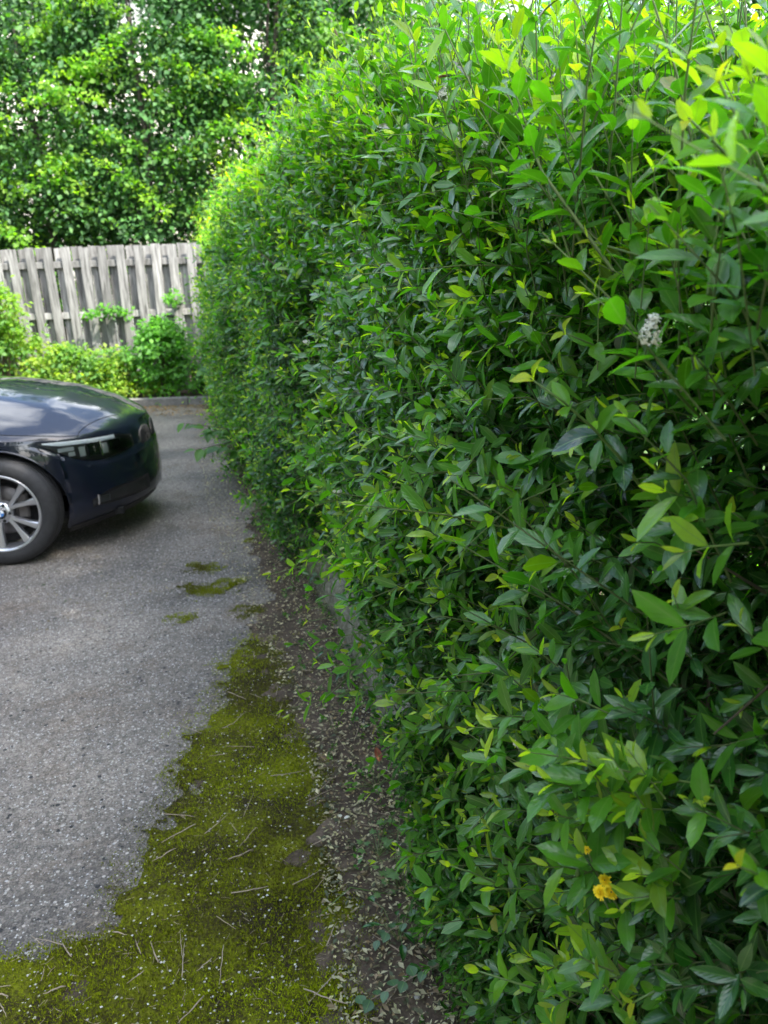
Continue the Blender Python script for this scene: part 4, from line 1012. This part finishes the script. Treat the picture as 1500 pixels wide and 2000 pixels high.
# trailing stems with round leaves
M_ROUND = leaf_mat('round_leaf_material', col=((.05, .11, .05), (.08, .16, .075)), trans=.25, rough=.4)
LM['round'] = [ovate('leaf', M_ROUND, .78), ovate('leaf', M_ROUND, .9)]
for (P, lab, nl) in (([(.16, 1.42, .06), (.06, 1.36, .075), (-.02, 1.335, .055), (-.085, 1.31, .04)], 'trailing stem with round grey-green leaves nearest the bottom, over the moss edge', 12),
                     ([(.14, 1.56, .06), (.05, 1.53, .06), (-.02, 1.50, .05), (-.05, 1.48, .04)], 'trailing stem with round leaves lying over the bare soil just above the lower one', 9)):
    tr_ = empty('trailing_stem', P[0], None, lab, 'plant stem'); b0 = Vector(P[0])
    V, F = tube([tuple(Vector(p) - b0) for p in P], [.0016, .0014, .0012, .0008], 6); mobj('stem', V, F, simple('pale_stem_material', (.22, .18, .12), .6), tr_, True)
    for j in range(nl):
        q = j / (nl - 1) * (len(P) - 1) * .999; k = int(q); f = q - k; p = Vector(P[k]) * (1 - f) + Vector(P[k + 1]) * f - b0
        sd = 1 if j % 2 else -1
        place_leaf(tr_, p, (-.4, sd * 1.0, random.uniform(-.2, .3)), (random.uniform(-.3, .2), -.2, 1), random.uniform(.022, .032), 'round')
# straggly stems
stg = empty('straggly_weed', (.0, 1.66, .01), None, 'straggly upright pale stems of a weed at the hedge edge', 'weed')
for (a, b, c) in (((0, 0, 0), (0, .02, .12), (.03, .10, .26)), ((.005, 0, 0), (.05, .06, .12), (.07, .12, .25)), ((.0, -.01, 0), (-.12, -.04, .06), (-.2, -.1, .03))):
    V, F = tube([a, b, c], [.0017, .0014, .001], 5); mobj('stem', V, F, M_STEM, stg, True)
# hawkweed with yellow flowers
hw = empty('hawkweed', (.36, .98, .14), None, 'yellow-flowered hawkweed with thin green stems growing up through the hedge', 'wildflower')
M_YEL = simple('yellow_petal_material', (.92, .68, .01), .7)
tips = [(.216, .668, .922), (.229, .672, .918), (.223, .676, .930), (.206, .690, .958)]
for i, tp in enumerate(tips):
    b0 = Vector(hw.location); e = Vector(tp) - b0; m = e * .55 + Vector((.05, .0, .06))
    V, F = tube([(0, 0, 0), tuple(m), tuple(e)], [.0022, .0017, .001], 6); mobj('stem', V, F, M_STEM, hw, True)
    n = Vector((-.35 + random.uniform(-.5, .5), -.55, .55 + random.uniform(-.4, .3))).normalized(); e1 = n.orthogonal().normalized(); e2 = n.cross(e1); V, F = [], []
    rad = .0078 if i < 3 else .0045
    for ring, (cnt_, rl, lift) in enumerate(((17, 1., 0), (15, .82, .22), (12, .58, .42), (9, .34, .55))):
        for k in range(cnt_):
            q = 2 * math.pi * k / cnt_ + ring * .3 + random.uniform(-.06, .06); dv = e1 * math.cos(q) + e2 * math.sin(q); sv = n.cross(dv) * rad * .15 + n * rad * random.uniform(-.06, .12)
            rr = rad * rl * random.uniform(.7, 1.15); o_ = len(V)
            V += [tuple(e + dv * rad * .1 - sv * .5), tuple(e + dv * rad * .1 + sv * .5), tuple(e + dv * rr + n * rad * lift + sv), tuple(e + dv * rr * 1.02 + n * rad * lift - sv)]; F.append((o_, o_ + 1, o_ + 2, o_ + 3))
    hd = mobj('flower_head', V, F, M_YEL, hw)
    V, F = tube([tuple(e - n * .008), tuple(e - n * .003), tuple(e + n * .0005)], [.0018, .0034, .0026], 8); mobj('calyx', V, F, M_STEM, hw, True)
for bp_ in ((.24, .70, .93), (.20, .70, .92), (.27, .74, .84)):
    e = Vector(bp_) - Vector(hw.location); V, F = tube([tuple(e - Vector((0, 0, .007))), tuple(e - Vector((0, 0, .002))), tuple(e + Vector((0, 0, .005)))], [.001, .003, .0012], 7); mobj('bud', V, F, M_STEM, hw, True)
# fallen red leaf, petals, stone, pebble
M_RED = leaf_mat('red_dead_leaf_material', col=((.20, .05, .02), (.26, .07, .03)), trans=.25, rough=.6); LM['red'] = [ovate('leaf', M_RED, .5)]
def flat_leaf(name, loc, key, L, a, lab, cat, group=None, tilt=.3):
    o = bpy.data.objects.new(name, random.choice(LM[key])); link(o); o.location = loc; o.rotation_euler = (tilt, .2, a); o.scale = (L,) * 3
    return props(o, lab, cat, group)
flat_leaf('fallen_leaf', (-.045, 2.215, .03), 'red', .055, .3, 'rust-red dead leaf standing against the wall foot', 'leaf', tilt=.7)
M_WP = leaf_mat('white_petal_material', col=((.75, .73, .66), (.8, .78, .72)), trans=.3, rough=.6, vein=0); LM['petal'] = [ovate('petal', M_WP, .8)]
for (x, y, a) in ((-.163, 1.95, .3), (-.134, 1.953, 1.9)):
    flat_leaf('white_petal', (x, y, .024), 'petal', .020, a, 'white petal on the dark soil beside the moss, ' + ('further from the shrivelled leaf' if a < 1 else 'touching the shrivelled leaf'), 'petal', 'pair of white petals on the soil', .1)
M_GP = leaf_mat('shrivelled_leaf_material', col=((.34, .28, .24), (.4, .33, .28)), trans=.2, rough=.7, vein=.3); LM['shr'] = [ovate('leaf', M_GP, .8)]
flat_leaf('fallen_leaf', (-.112, 1.965, .022), 'shr', .030, .2, 'pinkish-grey shrivelled leaf lying next to the two white petals', 'leaf')
def rock(name, loc, s, col, lab, cat, flat=.6, nz=.25):
    import bmesh
    bm = bmesh.new(); bmesh.ops.create_icosphere(bm, subdivisions=2, radius=1)
    for v in bm.verts:
        k = 1 + nz * math.sin(v.co.x * 3 + s * 900) * math.cos(v.co.y * 2.3 + v.co.z * 2) + random.uniform(-.06, .06)
        v.co = Vector((v.co.x * s * k, v.co.y * s * .75 * k, v.co.z * s * flat * k))
    me = bpy.data.meshes.new(name); bm.to_mesh(me); bm.free(); me.materials.append(simple(name + '_material', col, .85, noise=.3, scale=80, bump=.4)); me.shade_smooth()
    o = link(bpy.data.objects.new(name, me)); o.location = loc; return props(o, lab, cat)
rock('stone', (.085, 1.425, .018), .024, (.16, .12, .085), 'flat brown stone half under the hedge edge', 'stone')
rock('pebble', (.035, 1.345, .015), .0075, (.55, .53, .50), 'small white pebble below the trailing round-leaved stem', 'pebble', .9)

# ------------------------------------------------------------------ car
CX, CY = -1.43, 5.20
M_PAINT, nt_, b_, o_n = new_mat('dark_blue_car_paint')
b_.inputs['Base Color'].default_value = (.0028, .0048, .013, 1); b_.inputs['Metallic'].default_value = 0; b_.inputs['Roughness'].default_value = .38
b_.inputs['Coat Weight'].default_value = 1; b_.inputs['Coat IOR'].default_value = 1.55; b_.inputs['Coat Roughness'].default_value = .02; b_.inputs['Specular IOR Level'].default_value = .2
M_BLACK = simple('black_plastic_material', (.012, .012, .013), .45)
M_GAP = simple('panel_gap_material', (.004, .004, .004), .9)
M_RUB = simple('tyre_rubber_material', (.022, .022, .023), .72, noise=.25, scale=30, bump=.15)
M_ALLOY = simple('alloy_wheel_material', (.50, .51, .53), .28, metal=.85)
M_CHROME = simple('chrome_material', (.8, .8, .82), .12, metal=1)
M_DISC = simple('brake_disc_material', (.12, .11, .105), .45, metal=.7)
M_LAMPW = simple('lamp_reflector_material', (.75, .77, .79), .25, metal=.6)
M_LAMPG = simple('light_guide_material', (.58, .61, .60), .15)
M_GLASS = simple('tinted_glass_material', (.012, .015, .015), .03, spec=.9)
M_RED_L = simple('rear_lamp_material', (.35, .01, .01), .15, coat=1)
M_PLATE = simple('number_plate_material', (.78, .78, .76), .4)
def lens_mat():
    m, nt, b, o = new_mat('clear_lens_material'); L = nt.links
    t = N(nt, 'ShaderNodeBsdfTransparent'); t.inputs[0].default_value = (.93, .95, .95, 1); g = N(nt, 'ShaderNodeBsdfGlossy'); g.inputs['Roughness'].default_value = .03
    f = N(nt, 'ShaderNodeFresnel'); f.inputs[0].default_value = 1.5; ms = N(nt, 'ShaderNodeMixShader')
    L.new(f.outputs[0], ms.inputs[0]); L.new(t.outputs[0], ms.inputs[1]); L.new(g.outputs[0], ms.inputs[2]); L.new(ms.outputs[0], o.inputs['Surface']); return m
M_LENS = lens_mat()
_y = R(7); _wx, _wy = -2.275, 4.46
CX, CY = _wx + .78 * math.cos(_y) - .80 * math.sin(_y), _wy + .78 * math.sin(_y) + .80 * math.cos(_y)
car = empty('parked_car', (CX, CY, 0), None, 'dark navy blue saloon car with silver alloy wheels parked on the drive', 'car')
car.rotation_euler = (0, 0, _y)
LEN, LC, NE = 4.62, 1.0, 2.3
def wz(z): return np.interp(z, [.12, .2, .3, .45, .6, .72, .8, .95], [.84, .87, .893, .903, .905, .895, .875, .84])
def x0z(z): return np.interp(z, [.12, .2, .25, .33, .45, .53, .62, .68, .72], [-.12, -.05, -.01, 0, -.005, -.012, -.018, -.028, -.045])
def yr_of(xr):
    if xr > -LC: return (1 - (1 + xr / LC) ** NE) ** (1 / NE)
    if xr < -LEN + .8:
        q = (-xr - (LEN - .8)) / .8; return max(0, 1 - q ** 3) ** (1 / 3)
    return 1.0
def ztop(xr): return float(np.interp(-xr, [0, .13, .25, .35, .5, .8, 1.1, 1.4, 3.9, 4.4, 4.62], [.715, .715, .715, .722, .735, .755, .80, .84, .92, .90, .87]))
def zlamp(xr): return float(np.interp(-xr, [0, .1, .2, .3, .42, .52], [.60, .575, .565, .585, .645, .70]))
def body_pt(xr, z, off=0.0):
    """point on the near-side shell (y negative)"""
    yr = yr_of(xr); fr = max(0, 1 + xr / .9)
    x = xr + float(x0z(z)) * fr; y = float(wz(z)) * yr
    # shoulder ledge under the headlamp and swage line along the side
    zl = zlamp(xr); led = .016 * max(0, min(1, (zl - .005 - z) / .022)) * max(0, min(1, (xr + .56) / .1)) if xr > -.6 else 0
    sw = .010 * math.exp(-((z - .66) / .03) ** 2) if xr < -1.1 else 0
    # outward direction in plan
    e = .004; y2 = yr_of(min(-1e-4, xr + e)); y1 = yr_of(xr - e); tx, ty = 2 * e, (y1 - y2) * -.9
    nx, ny = -ty, 0.0
    nn = math.hypot(ty, tx); nx = -ty / nn; ny = tx / nn
    if xr > -.02: nx, ny = .95, .3
    if xr > -1e-3: nx, ny = 1, 0
    o = off + led + sw
    return Vector((x + nx * o, -(y + ny * o), z))
ARCH = ((-.78, .335, .365), (-3.59, .335, .365))
def zlow(xr, side=0):
    base = float(np.interp(-xr, [0, .2, .4, 1.2, 3.2, 4.3, 4.62], [.235, .20, .17, .17, .18, .22, .30]))
    for (ax, az, ar) in ARCH:
        if abs(xr - ax) < ar - 1e-4 or (abs(abs(xr - ax) - ar) < 1e-3 and side): return az + math.sqrt(max(0, ar * ar - (xr - ax) ** 2))
    return base
st = []
for yv in np.linspace(0, .62, 9): st.append((-(1 - (1 - yv ** NE) ** (1 / NE)) * LC, 0))
x = st[-1][0]
xs = list(np.arange(x - .02, -4.6, -.035))
for (ax, az, ar) in ARCH: xs += [ax + ar - .0005, ax - ar + .0005, ax + ar - .01, ax + ar - .025, ax - ar + .01, ax - ar + .025]
xs = sorted([v for v in xs], reverse=True)
for v in xs: st.append((v, 0))
full = []
for v, s0 in st:
    hit = [a for a in ARCH if abs(v - (a[0] + a[2] - .0005)) < 1e-6 or abs(v - (a[0] - a[2] + .0005)) < 1e-6]
    if hit:
        outer_first = v > hit[0][0]
        full += [(v, 'base'), (v, 'arch')] if outer_first else [(v, 'arch'), (v, 'base')]
    else: full.append((v, None))
for v in (-4.60, -4.615, -4.62): full.append((v, None))
def zl_of(v, tag):
    if tag == 'base': return float(np.interp(-v, [0, .2, .4, 1.2, 3.2, 4.3, 4.62], [.235, .20, .17, .17, .18, .22, .30]))
    if tag == 'arch': return .335
    return zlow(v)
NZ = 26
def zspine(x): return float(np.interp(-x, [-.1, .0, .06, .12, .25, .5, .9, 1.4, 1.7, 3.7, 4.3, 4.62], [.70, .722, .757, .79, .86, .95, 1.02, 1.06, 1.06, 1.07, 1.07, 1.0]))
def deck_pt(v, t):
    e = body_pt(v, ztop(v)); y = e.y * (1 - t); f = 1 - (1 - t) ** 2.7
    zs = max(zspine(e.x), e.z + .004); z = e.z + (zs - e.z) * f
    k = abs(y) / .9
    z += .010 * math.exp(-((abs(y) - .50 - .10 * (e.x + .9)) / .035) ** 2) * max(0, min(1, (-e.x - .12) / .3)) * (1 if e.x > -1.5 else 0)
    return Vector((e.x + .01 * t * (v > -.3), y, z))
V, F = [], []; NT = 16
for sgn in (-1, 1):
    o0 = len(V); cols_n = NZ + NT
    for v, tg in full:
        z0_, z1_ = zl_of(v, tg), ztop(v)
        for r in range(NZ):
            q = r / (NZ - 1); p = body_pt(v, z0_ + (z1_ - z0_) * q); V.append((p.x, p.y * (-sgn), p.z))
        for r in range(1, NT + 1):
            p = deck_pt(v, r / NT); V.append((p.x, p.y * (-sgn), p.z))
    for i in range(len(full) - 1):
        for r in range(cols_n - 1):
            a = o0 + i * cols_n + r; b = a + cols_n
            F.append((a, b, b + 1, a + 1) if sgn > 0 else (a, a + 1, b + 1, b))
body = mobj('body', V, F, M_PAINT, car, True)
wm = body.modifiers.new('weld', 'WELD'); wm.merge_threshold = .0006

def skin_patch(name, xa, xb, zlo, zhi, off, mat, nx=16, nz=6, parent=car, mirror=True, smooth=True):
    """a piece lying on the shell between two height curves"""
    out = []
    for sg in ((-1, 1) if mirror else (-1,)):
        V, F = [], []
        for i in range(nx + 1):
            xr = xa + (xb - xa) * i / nx
            for j in range(nz + 1):
                z = zlo(xr) + (zhi(xr) - zlo(xr)) * j / nz
                p = body_pt(xr, z, off); V.append((p.x, p.y * -sg, p.z))
        nA = len(V)
        for i in range(nx + 1):       # inner copy gives thickness
            xr = xa + (xb - xa) * i / nx
            for j in range(nz + 1):
                z = zlo(xr) + (zhi(xr) - zlo(xr)) * j / nz
                p = body_pt(xr, z, off - .006); V.append((p.x, p.y * -sg, p.z))
        m = nz + 1
        for i in range(nx):
            for j in range(nz):
                a = i * m + j; q = (a, a + 1, a + m + 1, a + m); F.append(q if sg < 0 else q[::-1])
        for i in range(nx):
            for j in (0, nz): a = i * m + j; F.append((a, a + m, a + m + nA, a + nA))
        for j in range(nz):
            for i in (0, nx): a = i * m + j; F.append((a, a + 1, a + 1 + nA, a + nA))
        out.append(mobj(name, V, F, mat, parent, smooth))
    return out
lerp = np.interp
hl_lo = lambda x: float(lerp(-x, [.05, .12, .2, .3, .42, .52], [.600, .572, .560, .578, .645, .714]))
hl_hi = lambda x: float(lerp(-x, [.05, .12, .3, .42, .52], [.665, .698, .708, .715, .720]))
hls = skin_patch('headlight', -.055, -.52, hl_lo, hl_hi, .0015, M_BLACK, 26, 8)
for h, sg in zip(hls, (-1, 1)):
    pass
def sub(name, xa, xb, lo, hi, off, mat, par):
    # one-sided piece for a given headlight parent
    sg = 1 if par is hls[1] else -1
    V, F = [], []; nx, nz = 8, 3; m = nz + 1
    for d_ in (off, off - .003):
        for i in range(nx + 1):
            xr = xa + (xb - xa) * i / nx
            for j in range(m):
                z = lo(xr) + (hi(xr) - lo(xr)) * j / nz; p = body_pt(xr, z, d_); V.append((p.x, p.y * -sg, p.z))
    nA = (nx + 1) * m
    for i in range(nx):
        for j in range(nz): a = i * m + j; F.append((a, a + 1, a + m + 1, a + m))
        for j in (0, nz): a = i * m + j; F.append((a, a + m, a + m + nA, a + nA))
    for j in range(nz):
        for i in (0, nx): a = i * m + j; F.append((a, a + 1, a + 1 + nA, a + nA))
    return mobj(name, V, F, mat, par, False)
K_ = lambda c: (lambda x: c)
for par in hls:
    sub('light_strip', -.13, -.49, lambda x: hl_hi(x) - .027 * min(1, (x + .52) / .12 + .15), lambda x: hl_hi(x) - .003, .004, M_LAMPG, par)
    sub('reflector', -.285, -.315, K_(.606), K_(.664), .005, M_LAMPW, par)
    sub('reflector', -.175, -.200, K_(.598), K_(.660), .005, M_LAMPW, par)
    sub('projector', -.115, -.165, K_(.606), K_(.668), .006, M_GLASS, par)
    sub('projector', -.215, -.270, K_(.600), K_(.672), .006, M_GLASS, par)
    sub('divider', -.204, -.209, K_(.592), K_(.682), .008, M_CHROME, par)
    sub('reflector', -.338, -.42, K_(.650), K_(.672), .005, M_LAMPW, par)
    sub('reflector', -.338, -.37, K_(.618), K_(.642), .005, M_LAMPW, par)
    sub('lens', -.06, -.515, lambda x: hl_lo(x) + .003, lambda x: hl_hi(x) - .002, .012, M_LENS, par)
# bumper grille openings, fog lamps, lower intake
skin_patch('air_intake', -.03, -.30, lambda x: .285, lambda x: float(lerp(-x, [.03, .2, .30], [.385, .375, .33])), .002, M_BLACK, 14, 4)
for sg, a in zip((-1, 1), skin_patch('fog_light', -.215, -.265, K_(.30), K_(.345), .004, M_GLASS, 6, 6)): pass
skin_patch('fog_surround', -.268, -.275, K_(.29), K_(.358), .008, M_CHROME, 2, 4)
def front_patch(name, y0, y1, z0, z1, off, mat, n=10, m=8, oval=False):
    V, F = [], []
    for dd in (off, off - .01):
        for i in range(n + 1):
            for j in range(m + 1):
                u, w = i / n * 2 - 1, j / m * 2 - 1
                if oval:
                    su = u * math.sqrt(max(0, 1 - w * w * .45)); sw = w * math.sqrt(max(0, 1 - u * u * .45))
                else: su, sw = u, w
                y = (y0 + y1) / 2 + su * (y1 - y0) / 2; z = (z0 + z1) / 2 + sw * (z1 - z0) / 2
                yr = min(.995, abs(y) / float(wz(z))); xr = -(1 - (1 - yr ** NE) ** (1 / NE)) * LC
                V.append((xr + float(x0z(z)) * max(0, 1 + xr / .9) + dd, y, z))
    nA = (n + 1) * (m + 1)
    for i in range(n):
        for j in range(m):
            a = i * (m + 1) + j; F.append((a, a + m + 1, a + m + 2, a + 1))
        for j in (0, m): a = i * (m + 1) + j; F.append((a, a + m + 1, a + m + 1 + nA, a + nA))
    for j in range(m):
        for i in (0, n): a = i * (m + 1) + j; F.append((a, a + 1, a + 1 + nA, a + nA))
    return mobj(name, V, F, mat, car, True)
for sg in (-1, 1):
    a, b = sorted((sg * .03, sg * .27))
    k1 = front_patch('kidney_grille', a, b, .53, .692, .004, M_DISC, oval=True)
    a, b = sorted((sg * .038, sg * .262))
    k2 = front_patch('grille_opening', a, b, .535, .688, .0075, M_GAP, oval=True); k2.parent = k1
    for i in range(8):
        yy = sg * (.062 + i * .026); yq = abs(yy) / .905; V, F = box((-(1 - (1 - yq ** NE) ** (1 / NE)) * LC - .028, yy, .61), (.02, .006, .105)); o = mobj('slat', V, F, M_BLACK, k1)
front_patch('lower_grille', -.42, .42, .25, .37, .004, M_BLACK)
pl = front_patch('number_plate', -.26, .26, .41, .515, .010, M_PLATE, m=2)
# under-bumper lip
skin_patch('bumper_lip', -.002, -.40, lambda x: zl_of(x, None) - .03, lambda x: zl_of(x, None) + .012, .004, M_BLACK, 22, 2)
# bonnet shut line: fine dark strips following the deck
def deck_line(pts, r=.0022, name='panel_gap'):
    V, F = tube([deck_pt(v, t) + Vector((0, 0, .0006)) for v, t in pts], r, 4); mobj(name, V, F, M_GAP, car)
    V2 = [(v[0], -v[1], v[2]) for v in V]; mobj(name, V2, F, M_GAP, car)
deck_line([(-.30 + .0 * i, .01 + .02 * i) for i in range(3)] + [(-.30 + .016 * i, .07 + .03 * i) for i in range(1, 12)])
deck_line([(-.30 - .06 * i, .02 + .0045 * i) for i in range(19)])
def skin_line(pts, r=.0022):
    for sg in (1, -1):
        V, F = tube([Vector((p.x, p.y * sg, p.z)) for p in (body_pt(v, z, .0005) for v, z in pts)], r, 4); mobj('panel_gap', V, F, M_GAP, car)
skin_line([(-.52, .706), (-.505, .66), (-.49, .58), (-.475, .50)])
for xd in (-1.32, -2.42): skin_line([(xd, .22 + .06 * i) for i in range(11)])
skin_line([(-3.22, .84), (-3.2, .62), (-3.12, .45)])
# arch lips, liners and floor
for (ax, az, ar) in ARCH:
    for sg in (-1, 1):
        P = []
        for k in range(25):
            q = math.pi * k / 24; xx = ax + ar * math.cos(q); zz = az + ar * math.sin(q); p = body_pt(max(-4.6, xx), zz, .001); P.append((xx if xx < -1 else p.x, p.y * -sg, zz - .001))
        V, F = tube(P, .006, 6); mobj('arch_lip', V, F, M_PAINT, car, True)
        V, F = [], []
        for k in range(25):
            q = math.pi * k / 24; rr = ar + .004
            yo = abs(P[k][1]) - .004
            for yy in (yo, .58): V.append((ax + rr * math.cos(q), yy * sg, az + rr * math.sin(q)))
        for k in range(24): F.append((2 * k, 2 * k + 1, 2 * k + 3, 2 * k + 2))
        c0 = len(V); V += [(ax + (ar + .004) * math.cos(math.pi * k / 24), .58 * sg, az + (ar + .004) * math.sin(math.pi * k / 24)) for k in range(25)]; F.append(tuple(range(c0, c0 + 25)))
        mobj('wheel_arch_liner', V, F, M_BLACK, car)
V, F = join([box((-2.3, 0, .21), (4.3, 1.14, .04)), box((-.34, 0, .27), (.22, .9, .04)), box((-2.2, .72, .20), (2.0, .28, .03)), box((-2.2, -.72, .20), (2.0, .28, .03)), box((-.78, 0, .36), (.2, 1.2, .12))])
mobj('underbody', V, F, M_GAP, car)
# cabin
def ring(z, xf, xr_, hw, n=10):
    P = []
    for (cx, cy, a0) in ((xf, hw, 0),): pass
    for i in range(n + 1):      # front edge curved
        y = -hw + 2 * hw * i / n; P.append((xf + .12 * (1 - (y / hw) ** 2), y, z + .015 * (1 - (y / hw) ** 2)))
    for i in range(n + 1):
        y = hw - 2 * hw * i / n; P.append((xr_ - .10 * (1 - (y / hw) ** 2), y, z + .015 * (1 - (y / hw) ** 2)))
    return P
lv = [ring(.86, -1.42, -3.98, .80), ring(1.0, -1.60, -3.85, .785), ring(1.2, -1.92, -3.58, .70), ring(1.34, -2.15, -3.30, .63), ring(1.40, -2.32, -3.1, .585)]
V = [p for r_ in lv for p in r_]; m = len(lv[0]); F = []
for i in range(len(lv) - 1):
    for k in range(m): F.append((i * m + k, i * m + (k + 1) % m, (i + 1) * m + (k + 1) % m, (i + 1) * m + k))
mobj('windows', V, F, M_GLASS, car, True)
rr = [ring(1.395, -2.30, -3.12, .60), ring(1.425, -2.45, -2.95, .50)]
V = [p for r_ in rr for p in r_]; F = [(k, (k + 1) % m, m + (k + 1) % m, m + k) for k in range(m)]
F += [(m + i, m + i + 1, m + m - 2 - i, m + m - 1 - i) for i in range(m // 2 - 1)]
mobj('roof', V, F, M_PAINT, car, True)
for sg in (-1, 1):
    V, F = join([tube([(-1.50, .80 * sg, .90), (-1.95, .715 * sg, 1.2), (-2.32, .60 * sg, 1.405)], .028, 8), tube([(-2.32, .60 * sg, 1.405), (-2.8, .60 * sg, 1.42), (-3.12, .60 * sg, 1.40)], .024, 8), tube([(-3.12, .60 * sg, 1.40), (-3.6, .72 * sg, 1.18), (-3.98, .80 * sg, .93)], .04, 8), tube([(-2.42, .80 * sg, .9), (-2.45, .60 * sg, 1.40)], .03, 6)])
    mobj('roof_pillars', V, F, M_PAINT, car, True)
    V, F = box((-1.72, .99 * sg, 1.0), (.12, .22, .14)); o = mobj('door_mirror', V, F, M_PAINT, car, True); o.modifiers.new('bevel', 'BEVEL').width = .045; o.modifiers['bevel'].segments = 4
    for xd in (-2.2, -3.15):
        V, F = tube([(xd, .915 * sg, .76), (xd - .1, .935 * sg, .765), (xd - .2, .915 * sg, .76)], .012, 8); mobj('door_handle', V, F, M_PAINT, car, True)
skin_patch('rear_lamp', -4.28, -4.56, K_(.72), K_(.86), .004, M_RED_L, 10, 4)
# wheels
def wheel(x, sg):
    w = empty('wheel', (x, sg * .80, .325), car)
    e = -1 if sg < 0 else 1
    prof = [(.215, .085), (.232, .098), (.262, .108), (.296, .102), (.314, .088), (.323, .066), (.325, 0), (.323, -.066), (.314, -.088), (.262, -.108), (.215, -.09)]
    V, F = lathe([(r, h * e) for r, h in prof], 72); t = mobj('tyre', V, F, M_RUB, w, True)
    gr = []
    for hh in (-.04, 0, .04):
        for k in range(72):
            a = 2 * math.pi * k / 72; gr.append(box((.3262 * math.cos(a), hh, .3262 * math.sin(a)), (.006, .006, .0282), Matrix.Rotation(-a, 3, 'Y')))
    V, F = join(gr); o = mobj('tread', V, F, M_RUB, t); o['kind'] = 'stuff'
    prof = [(.232, .092), (.238, .099), (.232, .103), (.222, .100), (.214, .080), (.208, .03), (.205, -.08), (.225, -.1)]
    V, F = lathe([(r, h * e) for r, h in prof], 72); mobj('rim', V, F, M_ALLOY, w, True)
    # ten spokes in five pairs, each thick, rounded and flaring towards the rim
    for k in range(5):
        for s2 in (-1, 1):
            a = R(-40 + 72 * k + s2 * 6); b = R(-40 + 72 * k + s2 * 15.5)
            V = []; secs = ((.052, a, .013, .070), (.10, a * .6 + b * .4, .0125, .074), (.16, a * .2 + b * .8, .0155, .080), (.217, b, .0225, .086))
            for r_, an, hw, yy in secs:
                c = np.array([r_ * math.cos(an), 0, r_ * math.sin(an)]); tg = np.array([-math.sin(an), 0, math.cos(an)])
                for (q, y_) in ((-1, yy - .035), (-1, yy - .006), (-.72, yy), (.72, yy), (1, yy - .006), (1, yy - .035)):
                    p = c + tg * hw * q; V.append((p[0], y_ * e, p[2]))
            F = []
            for i in range(3):
                for j in range(5): q = i * 6 + j; F.append((q, q + 1, q + 7, q + 6))
            mobj('spoke', V, F, M_ALLOY, w, False)
    V, F = lathe([(.001, .074 * e), (.034, .074 * e), (.060, .070 * e), (.066, .060 * e), (.066, .02 * e)], 40); mobj('hub', V, F, M_ALLOY, w, True)
    for k in range(5):
        a = R(-4 + 72 * k); V, F = lathe([(.001, .0775 * e), (.0085, .0775 * e), (.0095, .074 * e), (.0095, .068 * e)], 12); V = [(v[0] + .050 * math.cos(a), v[1], v[2] + .050 * math.sin(a)) for v in V]; mobj('wheel_bolt', V, F, M_GAP, w, True)
    # centre badge: black ring, chrome edge, blue and white quarters
    cap = mobj('centre_cap', *lathe([(.001, .0805 * e), (.033, .0805 * e), (.0345, .078 * e), (.0345, .07 * e)], 40), M_GAP, w, True)
    mobj('badge_edge', *lathe([(.0335, .0815 * e), (.0345, .082 * e), (.0352, .0795 * e)], 40), M_CHROME, cap, True)
    mobj('badge_inner_edge', *lathe([(.0190, .0813 * e), (.0200, .0825 * e), (.0208, .0813 * e)], 40), M_CHROME, cap, True)
    for q in range(4):
        V = [(0, .0818 * e, 0)] + [(.0195 * math.cos(R(90 * q + 9 * j)), .0818 * e, .0195 * math.sin(R(90 * q + 9 * j))) for j in range(11)]
        mobj('badge_quarter', V, [(0, j, j + 1) if e < 0 else (0, j + 1, j) for j in range(1, 11)], M_BBLUE if q in (1, 3) else M_WHITE, cap)
    for ch, an in (('B', 125), ('M', 90), ('W', 55)):
        cu = bpy.data.curves.new('badge_letter', 'FONT'); cu.body = ch; cu.size = .013; cu.align_x = 'CENTER'; cu.align_y = 'CENTER'; cu.extrude = .0003; cu.resolution_u = 2
        tmp = bpy.data.objects.new('badge_letter_curve', cu); me = bpy.data.meshes.new_from_object(tmp); bpy.data.objects.remove(tmp); me.materials.clear(); me.materials.append(M_WHITE)
        o = bpy.data.objects.new('badge_letter', me); link(o, cap); aa = R(an)
        if e < 0: o.location = (.0268 * math.cos(aa), -.0822, .0268 * math.sin(aa)); o.rotation_euler = (R(90), 0, 0); o.rotation_euler = (Matrix.Rotation(-(aa - R(90)), 3, 'Y') @ Matrix.Rotation(R(90), 3, 'X')).to_euler()
        else: o.location = (-.0268 * math.cos(aa), .0822, .0268 * math.sin(aa)); o.rotation_euler = (Matrix.Rotation(aa - R(90), 3, 'Y') @ Matrix.Rotation(R(180), 3, 'Z') @ Matrix.Rotation(R(90), 3, 'X')).to_euler()
    V, F = lathe([(.05, .0 * e), (.145, .0 * e), (.15, -.01 * e), (.15, -.03 * e)], 40); mobj('brake_disc', V, F, M_DISC, w, True)
    V, F = lathe([(.001, -.02 * e), (.204, -.02 * e)], 40); mobj('wheel_backing', V, F, M_GAP, w, True)
    V, F = box((.115, .012 * e, .03), (.07, .05, .16)); o = mobj('brake_caliper', V, F, M_DISC, w); o.modifiers.new('bevel', 'BEVEL').width = .012
M_BBLUE = simple('badge_blue_material', (.02, .16, .50), .3)
for x in (-.78, -3.59):
    for sg in (-1, 1): wheel(x, sg)
